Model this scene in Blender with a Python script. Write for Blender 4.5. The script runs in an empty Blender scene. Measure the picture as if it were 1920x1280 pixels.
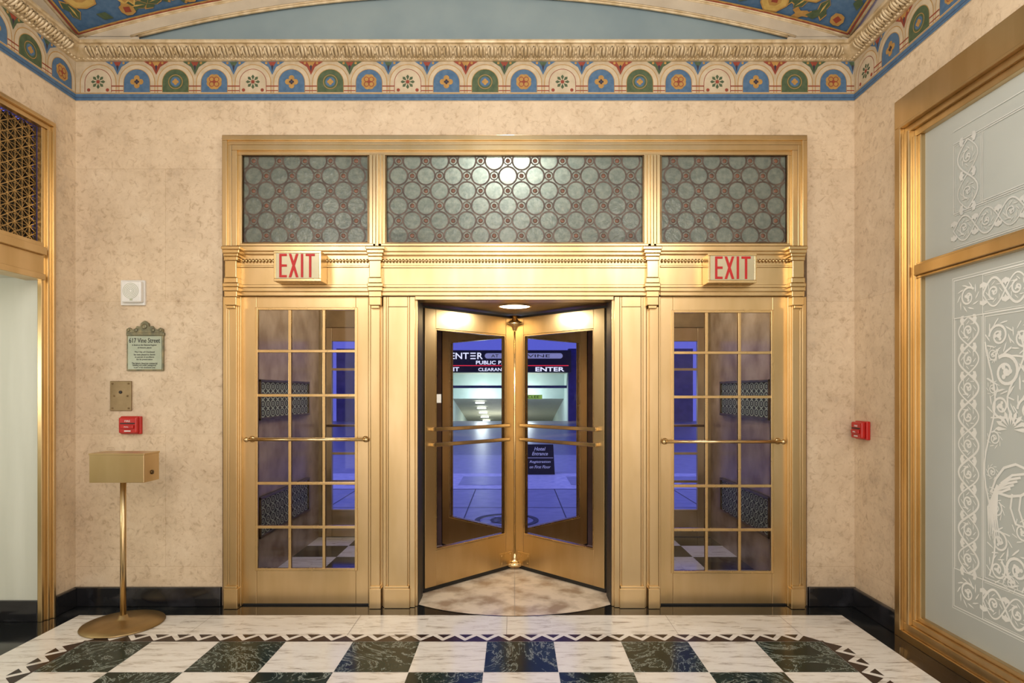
import bpy, bmesh, math, random
from mathutils import Vector, Matrix
random.seed(7)
F=1150.0; CX=965.0; HY=735.0; D=4.26; H=1.48
XL=-3.05; XR=2.36
PI=math.pi
def X(px,y=0): return (px-CX)*(D+y)/F
def Z(py,y=0): return H+(HY-py)*(D+y)/F
scene=bpy.context.scene
COL=scene.collection
try:
    scene.view_settings.view_transform='Standard'
except Exception: pass

# ---------------------------------------------------------------- materials
def newmat(name):
    m=bpy.data.materials.new(name); m.use_nodes=True
    nt=m.node_tree; b=nt.nodes['Principled BSDF']
    return m,nt,b
def L(nt,a,b): nt.links.new(a,b)
def ramp(nt,stops,interp='LINEAR'):
    r=nt.nodes.new('ShaderNodeValToRGB'); r.color_ramp.interpolation=interp
    e=r.color_ramp.elements
    while len(e)<len(stops): e.new(0.5)
    for i,(p,c) in enumerate(stops):
        e[i].position=p; e[i].color=(c[0],c[1],c[2],1)
    return r
def coords(nt,scale=(1,1,1)):
    tc=nt.nodes.new('ShaderNodeTexCoord'); mp=nt.nodes.new('ShaderNodeMapping')
    mp.inputs['Scale'].default_value=scale
    L(nt,tc.outputs['Object'],mp.inputs['Vector']); return mp.outputs['Vector']
def mat(name,c1,c2=None,scale=6,rough=.5,metal=0,bump=0,stretch=(1,1,1),detail=4,emis=None,estr=0,lo=.35,hi=.65,rvar=0,spec=None,bdist=.01):
    m,nt,b=newmat(name)
    b.inputs['Roughness'].default_value=rough; b.inputs['Metallic'].default_value=metal
    b.inputs['Base Color'].default_value=(*c1,1)
    if spec is not None: b.inputs['Specular IOR Level'].default_value=spec
    if c2 is None: c2=tuple(v*.88 for v in c1)
    n=nt.nodes.new('ShaderNodeTexNoise'); n.inputs['Scale'].default_value=scale; n.inputs['Detail'].default_value=detail
    L(nt,coords(nt,stretch),n.inputs['Vector'])
    r=ramp(nt,[(lo,c1),(hi,c2)]); L(nt,n.outputs['Fac'],r.inputs['Fac']); L(nt,r.outputs['Color'],b.inputs['Base Color'])
    if rvar:
        mr=nt.nodes.new('ShaderNodeMapRange'); mr.inputs['To Min'].default_value=rough-rvar; mr.inputs['To Max'].default_value=rough+rvar
        L(nt,n.outputs['Fac'],mr.inputs['Value']); L(nt,mr.outputs['Result'],b.inputs['Roughness'])
    if bump:
        bp=nt.nodes.new('ShaderNodeBump'); bp.inputs['Strength'].default_value=bump; bp.inputs['Distance'].default_value=bdist
        L(nt,n.outputs['Fac'],bp.inputs['Height']); L(nt,bp.outputs['Normal'],b.inputs['Normal'])
    if emis:
        b.inputs['Emission Color'].default_value=(*emis,1); b.inputs['Emission Strength'].default_value=estr
    return m

def stone_wall():
    m,nt,b=newmat('wall_stone'); v=coords(nt)
    n1=nt.nodes.new('ShaderNodeTexNoise'); n1.inputs['Scale'].default_value=3.2; n1.inputs['Detail'].default_value=10; n1.inputs['Roughness'].default_value=.74
    n2=nt.nodes.new('ShaderNodeTexNoise'); n2.inputs['Scale'].default_value=24; n2.inputs['Detail'].default_value=7; n2.inputs['Distortion'].default_value=.9; n2.inputs['Roughness'].default_value=.7
    L(nt,v,n1.inputs['Vector']); L(nt,v,n2.inputs['Vector'])
    r1=ramp(nt,[(.32,(.53,.41,.285)),(.43,(.66,.52,.36)),(.56,(.725,.58,.41)),(.70,(.78,.65,.48))]); L(nt,n1.outputs['Fac'],r1.inputs['Fac'])
    r2=ramp(nt,[(.29,(.60,.54,.48)),(.42,(.90,.87,.84)),(.50,(1,1,1)),(.62,(1,1,1)),(.72,(1.14,1.14,1.14))]); L(nt,n2.outputs['Fac'],r2.inputs['Fac'])
    mx=nt.nodes.new('ShaderNodeMix'); mx.data_type='RGBA'; mx.blend_type='MULTIPLY'; mx.inputs[0].default_value=.9
    L(nt,r1.outputs['Color'],mx.inputs[6]); L(nt,r2.outputs['Color'],mx.inputs[7])
    sp=nt.nodes.new('ShaderNodeSeparateXYZ'); L(nt,v,sp.inputs[0])
    ad=nt.nodes.new('ShaderNodeMath'); ad.operation='ADD'; L(nt,sp.outputs[0],ad.inputs[0]); L(nt,sp.outputs[1],ad.inputs[1])
    cb=nt.nodes.new('ShaderNodeCombineXYZ'); L(nt,ad.outputs[0],cb.inputs[0]); L(nt,sp.outputs[2],cb.inputs[1])
    mp=nt.nodes.new('ShaderNodeMapping'); mp.inputs['Location'].default_value=(.25,-.27,0); L(nt,cb.outputs[0],mp.inputs['Vector'])
    br=nt.nodes.new('ShaderNodeTexBrick'); br.inputs['Scale'].default_value=1; br.inputs['Brick Width'].default_value=1.45
    br.inputs['Row Height'].default_value=.92; br.inputs['Mortar Size'].default_value=.0018; br.inputs['Mortar Smooth'].default_value=.1
    br.inputs['Color1'].default_value=(1,1,1,1); br.inputs['Color2'].default_value=(.94,.94,.95,1); br.inputs['Mortar'].default_value=(.86,.82,.77,1)
    L(nt,mp.outputs[0],br.inputs['Vector'])
    m2=nt.nodes.new('ShaderNodeMix'); m2.data_type='RGBA'; m2.blend_type='MULTIPLY'; m2.inputs[0].default_value=1
    L(nt,mx.outputs[2],m2.inputs[6]); L(nt,br.outputs['Color'],m2.inputs[7]); L(nt,m2.outputs[2],b.inputs['Base Color'])
    b.inputs['Roughness'].default_value=.42
    return m

def tilemat(name,stops,stretch,scale,dist,rough,ox=0,oy=0,t=.397,spec=.5):
    m,nt,b=newmat(name); tc=nt.nodes.new('ShaderNodeTexCoord')
    sb=nt.nodes.new('ShaderNodeVectorMath'); sb.operation='SUBTRACT'; sb.inputs[1].default_value=(ox,oy,0)
    L(nt,tc.outputs['Object'],sb.inputs[0])
    dv=nt.nodes.new('ShaderNodeVectorMath'); dv.operation='SCALE'; dv.inputs['Scale'].default_value=1/t; L(nt,sb.outputs[0],dv.inputs[0])
    fl=nt.nodes.new('ShaderNodeVectorMath'); fl.operation='FLOOR'; L(nt,dv.outputs[0],fl.inputs[0])
    wn=nt.nodes.new('ShaderNodeTexWhiteNoise'); L(nt,fl.outputs[0],wn.inputs['Vector'])
    s2=nt.nodes.new('ShaderNodeVectorMath'); s2.operation='SCALE'; s2.inputs['Scale'].default_value=9; L(nt,wn.outputs['Color'],s2.inputs[0])
    mp=nt.nodes.new('ShaderNodeMapping'); mp.inputs['Scale'].default_value=stretch; L(nt,tc.outputs['Object'],mp.inputs['Vector'])
    ad=nt.nodes.new('ShaderNodeVectorMath'); ad.operation='ADD'; L(nt,mp.outputs[0],ad.inputs[0]); L(nt,s2.outputs[0],ad.inputs[1])
    n=nt.nodes.new('ShaderNodeTexNoise'); n.inputs['Scale'].default_value=scale; n.inputs['Detail'].default_value=8; n.inputs['Distortion'].default_value=dist; n.inputs['Roughness'].default_value=.7
    L(nt,ad.outputs[0],n.inputs['Vector']); r=ramp(nt,stops); L(nt,n.outputs['Fac'],r.inputs['Fac']); L(nt,r.outputs['Color'],b.inputs['Base Color'])
    b.inputs['Roughness'].default_value=rough; b.inputs['Specular IOR Level'].default_value=spec
    return m

M={}
M['wall']=stone_wall()
M['gold']=mat('brass',(.68,.49,.25),(.60,.425,.20),scale=4,rough=.27,metal=1,rvar=.03,stretch=(2,2,.6),detail=3)
M['gold_frame']=mat('satin_brass',(.675,.50,.275),(.585,.42,.21),scale=3,rough=.32,metal=1,rvar=.03,stretch=(2,2,.5),detail=3)
M['gold_dim']=mat('aged_brass',(.50,.36,.18),(.38,.27,.13),scale=6,rough=.42,metal=1)
M['bronze']=mat('mid_bronze',(.46,.32,.17),(.32,.22,.12),scale=4,rough=.35,metal=1)
M['dark_bronze']=mat('dark_bronze',(.22,.14,.07),(.12,.08,.04),rough=.35,metal=1)
M['lead']=mat('bronze_lattice',(.13,.095,.075),(.07,.052,.042),scale=20,rough=.45,metal=.3)
M['rosette']=mat('copper_rosette',(.20,.09,.055),(.11,.06,.042),scale=60,rough=.45,metal=.2)
M['black']=mat('black_rubber',(.012,.012,.012),rough=.5)
M['white']=mat('white_plastic',(.80,.79,.76),rough=.4)
M['red']=mat('red_enamel',(.55,.018,.014),(.45,.012,.01),rough=.3)
M['base']=mat('black_marble_base',(.012,.012,.014),(.05,.05,.06),scale=5,rough=.12,detail=8,lo=.5,hi=.8)
M['fl_black']=tilemat('floor_black_marble',[(.38,(.006,.014,.010)),(.485,(.012,.026,.019)),(.50,(.34,.38,.33)),(.515,(.012,.026,.019)),(.60,(.02,.036,.028)),(.617,(.28,.31,.27)),(.635,(.008,.017,.012))],(1,1,1),2.6,2.2,.2,-.1646,-.623,spec=.14)
M['fl_white']=tilemat('floor_travertine',[(.30,(.30,.25,.205)),(.40,(.62,.57,.50)),(.47,(.80,.76,.70)),(.62,(.86,.83,.77)),(.72,(.62,.56,.49))],(1.2,6,1),4.5,.4,.14,-.1646,-.623,spec=.4)
M['fl_band']=mat('floor_black_band',(.010,.011,.012),(.06,.06,.06),scale=4,rough=.09,detail=8,lo=.55,hi=.85,spec=.4)
M['fl_disc']=mat('floor_beige_disc',(.80,.68,.53),(.40,.29,.20),scale=5,rough=.2,detail=12,lo=.43,hi=.63)
M['fl_tri']=mat('floor_brown_marble',(.018,.010,.008),(.045,.022,.016),scale=20,rough=.25,spec=.2)
M['fl_joint']=mat('floor_joint',(.30,.25,.2),rough=.5)
M['cream']=mat('painted_cream',(.60,.50,.36),(.50,.41,.28),scale=14,rough=.6)
M['cream2']=mat('painted_cream_ground',(.54,.44,.31),(.44,.35,.23),scale=20,rough=.6)
M['arch']=mat('painted_arch_cream',(.58,.50,.38),(.48,.41,.31),scale=6,rough=.6)
M['lun']=mat('painted_blue_grey',(.21,.28,.31),(.26,.33,.35),scale=2,rough=.7)
M['p_blue']=mat('paint_blue',(.055,.125,.235),(.085,.165,.28),scale=30,rough=.6)
M['p_green']=mat('paint_green',(.055,.09,.045),(.085,.12,.06),scale=30,rough=.6)
M['p_gold']=mat('paint_gold',(.47,.27,.075),(.38,.21,.06),scale=30,rough=.5)
M['p_red']=mat('paint_red',(.30,.055,.03),(.23,.045,.025),scale=30,rough=.6)
M['p_dark']=mat('paint_dark',(.04,.03,.05),rough=.6)
M['p_y']=mat('paint_yellow',(.60,.41,.12),(.50,.33,.09),scale=25,rough=.6)
M['corn']=mat('gilded_plaster',(.68,.55,.36),(.50,.37,.20),scale=18,rough=.45,metal=.2,bump=.4)
M['panel']=mat('pale_satin_panel',(.60,.61,.53),(.54,.55,.47),scale=2,rough=.6,stretch=(4,4,.4),spec=.2)
M['plaque']=mat('plaque_face',(.42,.46,.36),(.36,.40,.31),scale=20,rough=.4,metal=.3)
M['plaque_b']=mat('plaque_bronze',(.16,.16,.11),(.30,.26,.15),scale=30,rough=.45,metal=.6)
M['plate']=mat('dull_bronze_plate',(.34,.25,.14),(.26,.19,.10),scale=12,rough=.5,metal=.8)
M['ink']=mat('dark_ink',(.02,.02,.02),rough=.5)
M['bar']=mat('polished_brass',(.76,.57,.31),(.68,.49,.25),rough=.22,metal=1)
M['exitface']=mat('sign_face',(.56,.50,.34),(.48,.43,.28),scale=5,rough=.4,metal=.4)
M['exitred']=mat('exit_red',(.48,.006,.006),rough=.5,emis=(1,.01,.01),estr=.05)
M['lamp']=mat('lamp_glow',(1,.9,.7),rough=.5,emis=(1,.92,.76),estr=5)
M['lampw']=mat('garage_lamp_glow',(1,1,.9),rough=.5,emis=(.95,1,.9),estr=6)
M['vmar']=mat('vestibule_marble',(.24,.15,.09),(.44,.32,.22),scale=3.5,rough=.25,detail=10)
M['vceil']=mat('vestibule_plaster',(.6,.57,.5),rough=.7)
M['vgr']=mat('green_bronze_grille',(.36,.42,.32),(.46,.48,.36),scale=30,rough=.5)
M['gar']=mat('garage_paint',(.62,.74,.68),(.55,.68,.62),scale=2,rough=.7)
M['garc']=mat('garage_ceiling',(.55,.54,.42),rough=.7)
M['fac']=mat('night_facade',(.06,.06,.18),(.09,.09,.25),scale=3,rough=.8)
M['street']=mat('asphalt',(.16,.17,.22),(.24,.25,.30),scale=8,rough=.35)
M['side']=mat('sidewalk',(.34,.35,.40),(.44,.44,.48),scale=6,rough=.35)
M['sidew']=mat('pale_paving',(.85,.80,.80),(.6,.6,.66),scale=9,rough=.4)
M['wlet']=mat('white_letters',(.9,.9,.9),rough=.5,emis=(1,1,1),estr=1.0)
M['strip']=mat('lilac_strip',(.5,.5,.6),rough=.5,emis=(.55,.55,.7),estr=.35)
M['rlet']=mat('red_line',(.8,.05,.05),rough=.5,emis=(1,.03,.05),estr=.9)
M['ylet']=mat('lime_sign',(.5,.75,.1),rough=.5,emis=(.5,.8,.1),estr=.4)

def glass(name,tint=(1,1,1),refl=1.0,rough=.02):
    m,nt,b=newmat(name); out=nt.nodes['Material Output']; nt.nodes.remove(b)
    t=nt.nodes.new('ShaderNodeBsdfTransparent'); t.inputs[0].default_value=(*tint,1)
    g=nt.nodes.new('ShaderNodeBsdfGlossy'); g.inputs['Roughness'].default_value=rough
    lw=nt.nodes.new('ShaderNodeLayerWeight'); lw.inputs['Blend'].default_value=.5
    pw=nt.nodes.new('ShaderNodeMath'); pw.operation='POWER'; pw.inputs[1].default_value=5; L(nt,lw.outputs['Facing'],pw.inputs[0])
    ma=nt.nodes.new('ShaderNodeMath'); ma.operation='MULTIPLY_ADD'; ma.inputs[1].default_value=.9*refl; ma.inputs[2].default_value=.05*refl; L(nt,pw.outputs[0],ma.inputs[0])
    n=nt.nodes.new('ShaderNodeTexNoise'); n.inputs['Scale'].default_value=1.5; L(nt,coords(nt),n.inputs['Vector'])
    mr=nt.nodes.new('ShaderNodeMapRange'); mr.inputs['To Min'].default_value=.85; mr.inputs['To Max'].default_value=1.15; L(nt,n.outputs['Fac'],mr.inputs['Value'])
    ml2=nt.nodes.new('ShaderNodeMath'); ml2.operation='MULTIPLY'; L(nt,ma.outputs[0],ml2.inputs[0]); L(nt,mr.outputs[0],ml2.inputs[1])
    mx=nt.nodes.new('ShaderNodeMixShader'); L(nt,ml2.outputs[0],mx.inputs[0]); L(nt,t.outputs[0],mx.inputs[1]); L(nt,g.outputs[0],mx.inputs[2]); L(nt,mx.outputs[0],out.inputs[0])
    return m
M['glass']=glass('clear_glass',(.92,.93,.96),.6)

def frosted(name,c,trans,rough,bscale=0,c2=None):
    m,nt,b=newmat(name); out=nt.nodes['Material Output']
    b.inputs['Roughness'].default_value=rough
    n=nt.nodes.new('ShaderNodeTexNoise'); n.inputs['Scale'].default_value=bscale or 2; n.inputs['Detail'].default_value=3; L(nt,coords(nt),n.inputs['Vector'])
    r=ramp(nt,[(.3,c),(.7,c2 or tuple(v*.9 for v in c))]); L(nt,n.outputs['Fac'],r.inputs['Fac']); L(nt,r.outputs['Color'],b.inputs['Base Color'])
    t=nt.nodes.new('ShaderNodeBsdfTranslucent'); L(nt,r.outputs['Color'],t.inputs[0])
    mx=nt.nodes.new('ShaderNodeMixShader'); mx.inputs[0].default_value=trans
    L(nt,b.outputs[0],mx.inputs[1]); L(nt,t.outputs[0],mx.inputs[2]); L(nt,mx.outputs[0],out.inputs[0])
    if bscale:
        bp=nt.nodes.new('ShaderNodeBump'); bp.inputs['Strength'].default_value=.5; bp.inputs['Distance'].default_value=.01
        L(nt,n.outputs['Fac'],bp.inputs['Height']); L(nt,bp.outputs['Normal'],b.inputs['Normal'])
    return m
M['tglass']=frosted('ripple_glass',(.21,.235,.20),.5,.22,34,(.14,.165,.145))
M['fglass']=frosted('frosted_glass',(.55,.57,.525),.3,.42,0,(.51,.53,.49))
M['etch']=mat('etched_white',(.88,.89,.85),(.83,.84,.80),scale=9,rough=.6)
M['etch2']=mat('etched_faint',(.66,.67,.64),(.60,.61,.58),scale=9,rough=.6)

# ---------------------------------------------------------------- mesh builder
def wloc(o):
    v=Vector((0,0,0))
    while o: v+=o.location; o=o.parent
    return v
class MB:
    def __init__(s): s.v=[];s.f=[];s.m=[];s.s=[]
    def add(s,vs,fs,m=0,smooth=False,T=None):
        k=len(s.v)
        s.v+= [tuple(T@Vector(p)) if T is not None else tuple(p) for p in vs]
        for f in fs: s.f.append([i+k for i in f]); s.m.append(m); s.s.append(smooth)
        return s
    def box(s,x0,x1,y0,y1,z0,z1,m=0,T=None):
        if x0>x1:x0,x1=x1,x0
        if y0>y1:y0,y1=y1,y0
        if z0>z1:z0,z1=z1,z0
        vs=[(x0,y0,z0),(x1,y0,z0),(x1,y1,z0),(x0,y1,z0),(x0,y0,z1),(x1,y0,z1),(x1,y1,z1),(x0,y1,z1)]
        return s.add(vs,[(3,2,1,0),(4,5,6,7),(0,1,5,4),(1,2,6,5),(2,3,7,6),(3,0,4,7)],m,False,T)
    def pb(s,p0,p1,q0,q1,yf,yb,m=0):
        z0=0.001 if q1>=1132 else Z(q1,yf)
        return s.box(X(p0,yf),X(p1,yf),yf,yb,z0,Z(q0,yf),m)
    def tube(s,pts,r,n=8,m=0,caps=True,T=None):
        pts=[Vector(p) for p in pts]; vs=[];fs=[]
        for i,p in enumerate(pts):
            a=pts[max(i-1,0)]; b=pts[min(i+1,len(pts)-1)]; d=(b-a).normalized()
            up=Vector((0,0,1)) if abs(d.z)<.9 else Vector((1,0,0))
            u=d.cross(up).normalized(); w=d.cross(u)
            rr=r[i] if isinstance(r,(list,tuple)) else r
            for j in range(n):
                t=2*PI*j/n; vs.append(p+u*math.cos(t)*rr+w*math.sin(t)*rr)
        for i in range(len(pts)-1):
            for j in range(n):
                a=i*n+j;b=i*n+(j+1)%n; fs.append((a,b,b+n,a+n))
        if caps: fs.append(tuple(range(n-1,-1,-1))); fs.append(tuple((len(pts)-1)*n+j for j in range(n)))
        return s.add(vs,fs,m,True,T)
    def lathe(s,prof,c,n=32,m=0,axis='z',T=None):
        vs=[];fs=[]
        for r,z in prof:
            for j in range(n):
                t=2*PI*j/n; a=r*math.cos(t); b=r*math.sin(t)
                if axis=='z': vs.append((c[0]+a,c[1]+b,c[2]+z))
                elif axis=='y': vs.append((c[0]+a,c[1]-z,c[2]+b))
                else: vs.append((c[0]-z,c[1]+a,c[2]+b))
        k=len(prof)
        for i in range(k-1):
            for j in range(n):
                a=i*n+j;b=i*n+(j+1)%n; fs.append((a,b,b+n,a+n))
        fs.append(tuple(range(n-1,-1,-1))); fs.append(tuple((k-1)*n+j for j in range(n)))
        return s.add(vs,fs,m,n>12,T)
    def poly(s,pts,fn,off,m=0):
        vs=[fn(u,v,off) for u,v in pts]; return s.add(vs,[tuple(range(len(pts)))],m)
    def slab(s,pts,fn,o0,o1,m=0):
        n=len(pts); vs=[fn(u,v,o0) for u,v in pts]+[fn(u,v,o1) for u,v in pts]
        fs=[tuple(range(n-1,-1,-1)),tuple(range(n,2*n))]+[(i,(i+1)%n,n+(i+1)%n,n+i) for i in range(n)]
        return s.add(vs,fs,m)
    def stroke(s,pts,w,fn,off,m=0,closed=False):
        n=len(pts); vs=[];fs=[]
        for i in range(n):
            if closed: a=pts[i-1];b=pts[(i+1)%n]
            else: a=pts[max(i-1,0)];b=pts[min(i+1,n-1)]
            dx=b[0]-a[0];dy=b[1]-a[1];l=math.hypot(dx,dy) or 1
            ww=(w[i] if isinstance(w,list) else w)/2; nx=-dy/l*ww;ny=dx/l*ww
            vs.append(fn(pts[i][0]+nx,pts[i][1]+ny,off)); vs.append(fn(pts[i][0]-nx,pts[i][1]-ny,off))
        for i in range(n if closed else n-1):
            j=(i+1)%n; fs.append((2*i,2*i+1,2*j+1,2*j))
        return s.add(vs,fs,m)
    def ball(s,c,r,m=0,nu=8,nv=5):
        vs=[];fs=[]
        for i in range(nv+1):
            p=PI*i/nv
            for j in range(nu):
                t=2*PI*j/nu; vs.append((c[0]+r[0]*math.sin(p)*math.cos(t),c[1]+r[1]*math.sin(p)*math.sin(t),c[2]+r[2]*math.cos(p)))
        for i in range(nv):
            for j in range(nu):
                a=i*nu+j;b=i*nu+(j+1)%nu; fs.append((a,a+nu,b+nu,b))
        return s.add(vs,fs,m,True)
    def text(s,body,cx,cz,w,h,y,depth=.002,m=0,bold=0,shear=0):
        vs,fs=text_geo(body,bold,shear)
        return s.add([(cx+(p[0]-.5)*w, y-p[2]*depth, cz+(p[1]-.5)*h) for p in vs],fs,m)
    def build(s,name,mats,parent=None,bevel=0,local=False,org=None):
        me=bpy.data.meshes.new(name)
        o=bpy.data.objects.new(name,me); COL.objects.link(o)
        off=Vector((0,0,0))
        if parent is not None:
            o.parent=parent
            if not local: off=wloc(parent)
        elif org is not None:
            off=Vector(org); o.location=off
        me.from_pydata([tuple(Vector(p)-off) for p in s.v],[],s.f)
        if not isinstance(mats,(list,tuple)): mats=[mats]
        for m in mats: me.materials.append(M[m])
        for i,p in enumerate(me.polygons): p.material_index=s.m[i]; p.use_smooth=s.s[i]
        me.update()
        if bevel:
            b=o.modifiers.new('bevel','BEVEL'); b.width=bevel; b.segments=2; b.limit_method='ANGLE'; b.angle_limit=math.radians(50)
        return o
_tc={}
def text_geo(body,bold=0,shear=0):
    k=(body,bold,shear)
    if k in _tc: return _tc[k]
    cu=bpy.data.curves.new('txt','FONT'); cu.body=body; cu.extrude=.5; cu.resolution_u=3; cu.offset=bold; cu.shear=shear
    o=bpy.data.objects.new('txt',cu); COL.objects.link(o)
    dg=bpy.context.evaluated_depsgraph_get(); me=bpy.data.meshes.new_from_object(o.evaluated_get(dg))
    vs=[tuple(v.co) for v in me.vertices]; fs=[tuple(p.vertices) for p in me.polygons]
    x0=min(v[0] for v in vs);x1=max(v[0] for v in vs);y0=min(v[1] for v in vs);y1=max(v[1] for v in vs)
    vs=[((v[0]-x0)/(x1-x0),(v[1]-y0)/(y1-y0),v[2]+.5) for v in vs]
    bpy.data.objects.remove(o); bpy.data.curves.remove(cu); bpy.data.meshes.remove(me)
    _tc[k]=(vs,fs); return _tc[k]
def tag(o,label=None,cat=None,group=None,kind=None):
    if label:o['label']=label
    if cat:o['category']=cat
    if group:o['group']=group
    if kind:o['kind']=kind
    return o
def empty(name,loc):
    o=bpy.data.objects.new(name,None); COL.objects.link(o); o.location=loc; o.empty_display_size=.1; return o
def structure(o,label,cat): return tag(o,label,cat,None,'structure')
def circ(cx,cy,r,n=24,a0=0,a1=2*PI,ry=None):
    ry=ry or r
    full=abs(a1-a0-2*PI)<1e-6
    return [(cx+r*math.cos(a0+(a1-a0)*i/(n if full else n-1)),cy+ry*math.sin(a0+(a1-a0)*i/(n if full else n-1))) for i in range(n)]
def rect(u0,u1,v0,v1): return [(u0,v0),(u1,v0),(u1,v1),(u0,v1)]
def fB(u,v,o): return (u,-o,v)
def fL(u,v,o): return (XL+o,-u,v)
def fR(u,v,o): return (XR-o,-u,v)
def fG(u,v,o): return (u,v,o)

YREAR=-6.2
# ================================================================ FLOOR
fl=MB()
fl.box(-4.6,XR+.1,YREAR-.1,2.0,-.1,0,0)
fl.poly(rect(-2.89,2.17,YREAR,-.19),fG,.0008,1)
for xj in (-2.0,-1.02,-.05,1.0,1.75): fl.poly(rect(xj-.0015,xj+.0015,-.53,-.19),fG,.0012,5)
for yj in [-.9-.7*i for i in range(7)]:
    fl.poly(rect(-2.89,-2.66,yj-.0015,yj+.0015),fG,.0012,5); fl.poly(rect(1.93,2.17,yj-.0015,yj+.0015),fG,.0012,5)
TS=.397; X0=-.1646; Y0=-.623
for r in range(14):
    for k in range(-6,5):
        g=.0012
        fl.poly(rect(X0+k*TS+g,X0+(k+1)*TS-g,Y0-(r+1)*TS+g,Y0-r*TS-g),fG,.0014,1 if (k+r)%2 else 4)
xa=X0-6*TS; xb=X0+5*TS
n=33; w=(xb-xa)/n
for i in range(n):
    u=xa+i*w
    fl.poly([(u,Y0+.012),(u+w,Y0+.012),(u+w/2,Y0+.088)],fG,.0014,3)
    if i<n-1: fl.poly([(u+w*.68,Y0+.108),(u+w*1.32,Y0+.108),(u+w,Y0+.055)],fG,.0014,3)
fl.poly(rect(xa,xb,Y0+.001,Y0+.016),fG,.0016,3)
for s,xe in ((-1,xa),(1,xb)):
    fl.poly(rect(min(xe,xe+s*.014),max(xe,xe+s*.014),-5.9,Y0+.016),fG,.0017,3)
    for i in range(40):
        u=Y0-i*w
        fl.poly([(xe+s*.010,u),(xe+s*.088,u-w/2),(xe+s*.010,u-w)],fG,.0014,3)
        fl.poly([(xe+s*.108,u-w*.68),(xe+s*.055,u-w),(xe+s*.108,u-w*1.32)],fG,.0014,3)
for r in range(5):
    for k in range(-5,5):
        if (k+r)%2: fl.poly(rect(k*.4,(k+1)*.4,.05+r*.4,min(.05+(r+1)*.4-.001,1.999)),fG,.0008,1)
fl.poly(circ(0,.94,1.15,72),fG,.0016,2)
fl.stroke(circ(0,.94,1.15,72),.012,fG,.0018,0,True)
fl.poly(rect(-.0015,.0015,-.2,1.9),fG,.0019,5)
for a in (45,135): 
    dx=math.cos(math.radians(a));dy=math.sin(math.radians(a)); fl.stroke([(-dx*1.14,.94-dy*1.14),(dx*1.14,.94+dy*1.14)],.003,fG,.0021,5)
fl.poly(rect(-4.5,-3.2,-1.9,-.45),fG,.0008,1)
for i in range(9): fl.poly([(-3.35-.12*i,-.5),(-3.35-.12*(i+1),-.5),(-3.41-.12*i,-.42)],fG,.0014,3)
o=fl.build('floor',['fl_band','fl_white','fl_disc','fl_tri','fl_black','fl_joint'])
structure(o,'polished black and white checkered marble floor with zigzag border','floor')

# ================================================================ WALLS
T=5.0
w=MB(); w.box(XL-.15,X(417),0,.14,0,T); w.box(X(1513),XR+.15,0,.14,0,T); w.box(X(417),X(1513),0,.14,Z(253),T)
structure(w.build('wall_back','wall'),'mottled cream stone wall around the brass doors','wall')
ZT=3.25
w=MB(); w.box(XL-.15,XL,-.225,0,0,T); w.box(XL-.15,XL,YREAR,-.225,ZT,T); w.box(XL-.15,XL,YREAR,-2.1,0,ZT)
structure(w.build('wall_left','wall'),'cream stone wall at left beside the brass latticed opening','wall')
w=MB(); w.box(XR,XR+.15,-.517,0,0,T); w.box(XR,XR+.15,YREAR,-.517,ZT,T); w.box(XR,XR+.15,YREAR,-3.0,0,ZT)
structure(w.build('wall_right','wall'),'cream stone wall at right beside the etched glass window','wall')
w=MB(); w.box(XL-.15,XR+.15,YREAR-.15,YREAR,0,T)
structure(w.build('wall_rear','wall'),'cream stone wall at the far end of the lobby','wall')
b=MB(); b.box(XL,X(417),-.03,0,0,.132); b.box(X(1513),XR,-.03,0,0,.132)
structure(b.build('baseboard_back','base',bevel=.006),'black marble baseboard along the door wall','baseboard')
b=MB(); b.box(XL,XL+.03,-.212,-.03,0,.132)
structure(b.build('baseboard_left','base',bevel=.006),'short black marble baseboard on the left wall','baseboard')
b=MB(); b.box(XR-.03,XR,-.503,-.03,0,.132)
structure(b.build('baseboard_right','base',bevel=.006),'black marble baseboard on the right wall','baseboard')

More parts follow.
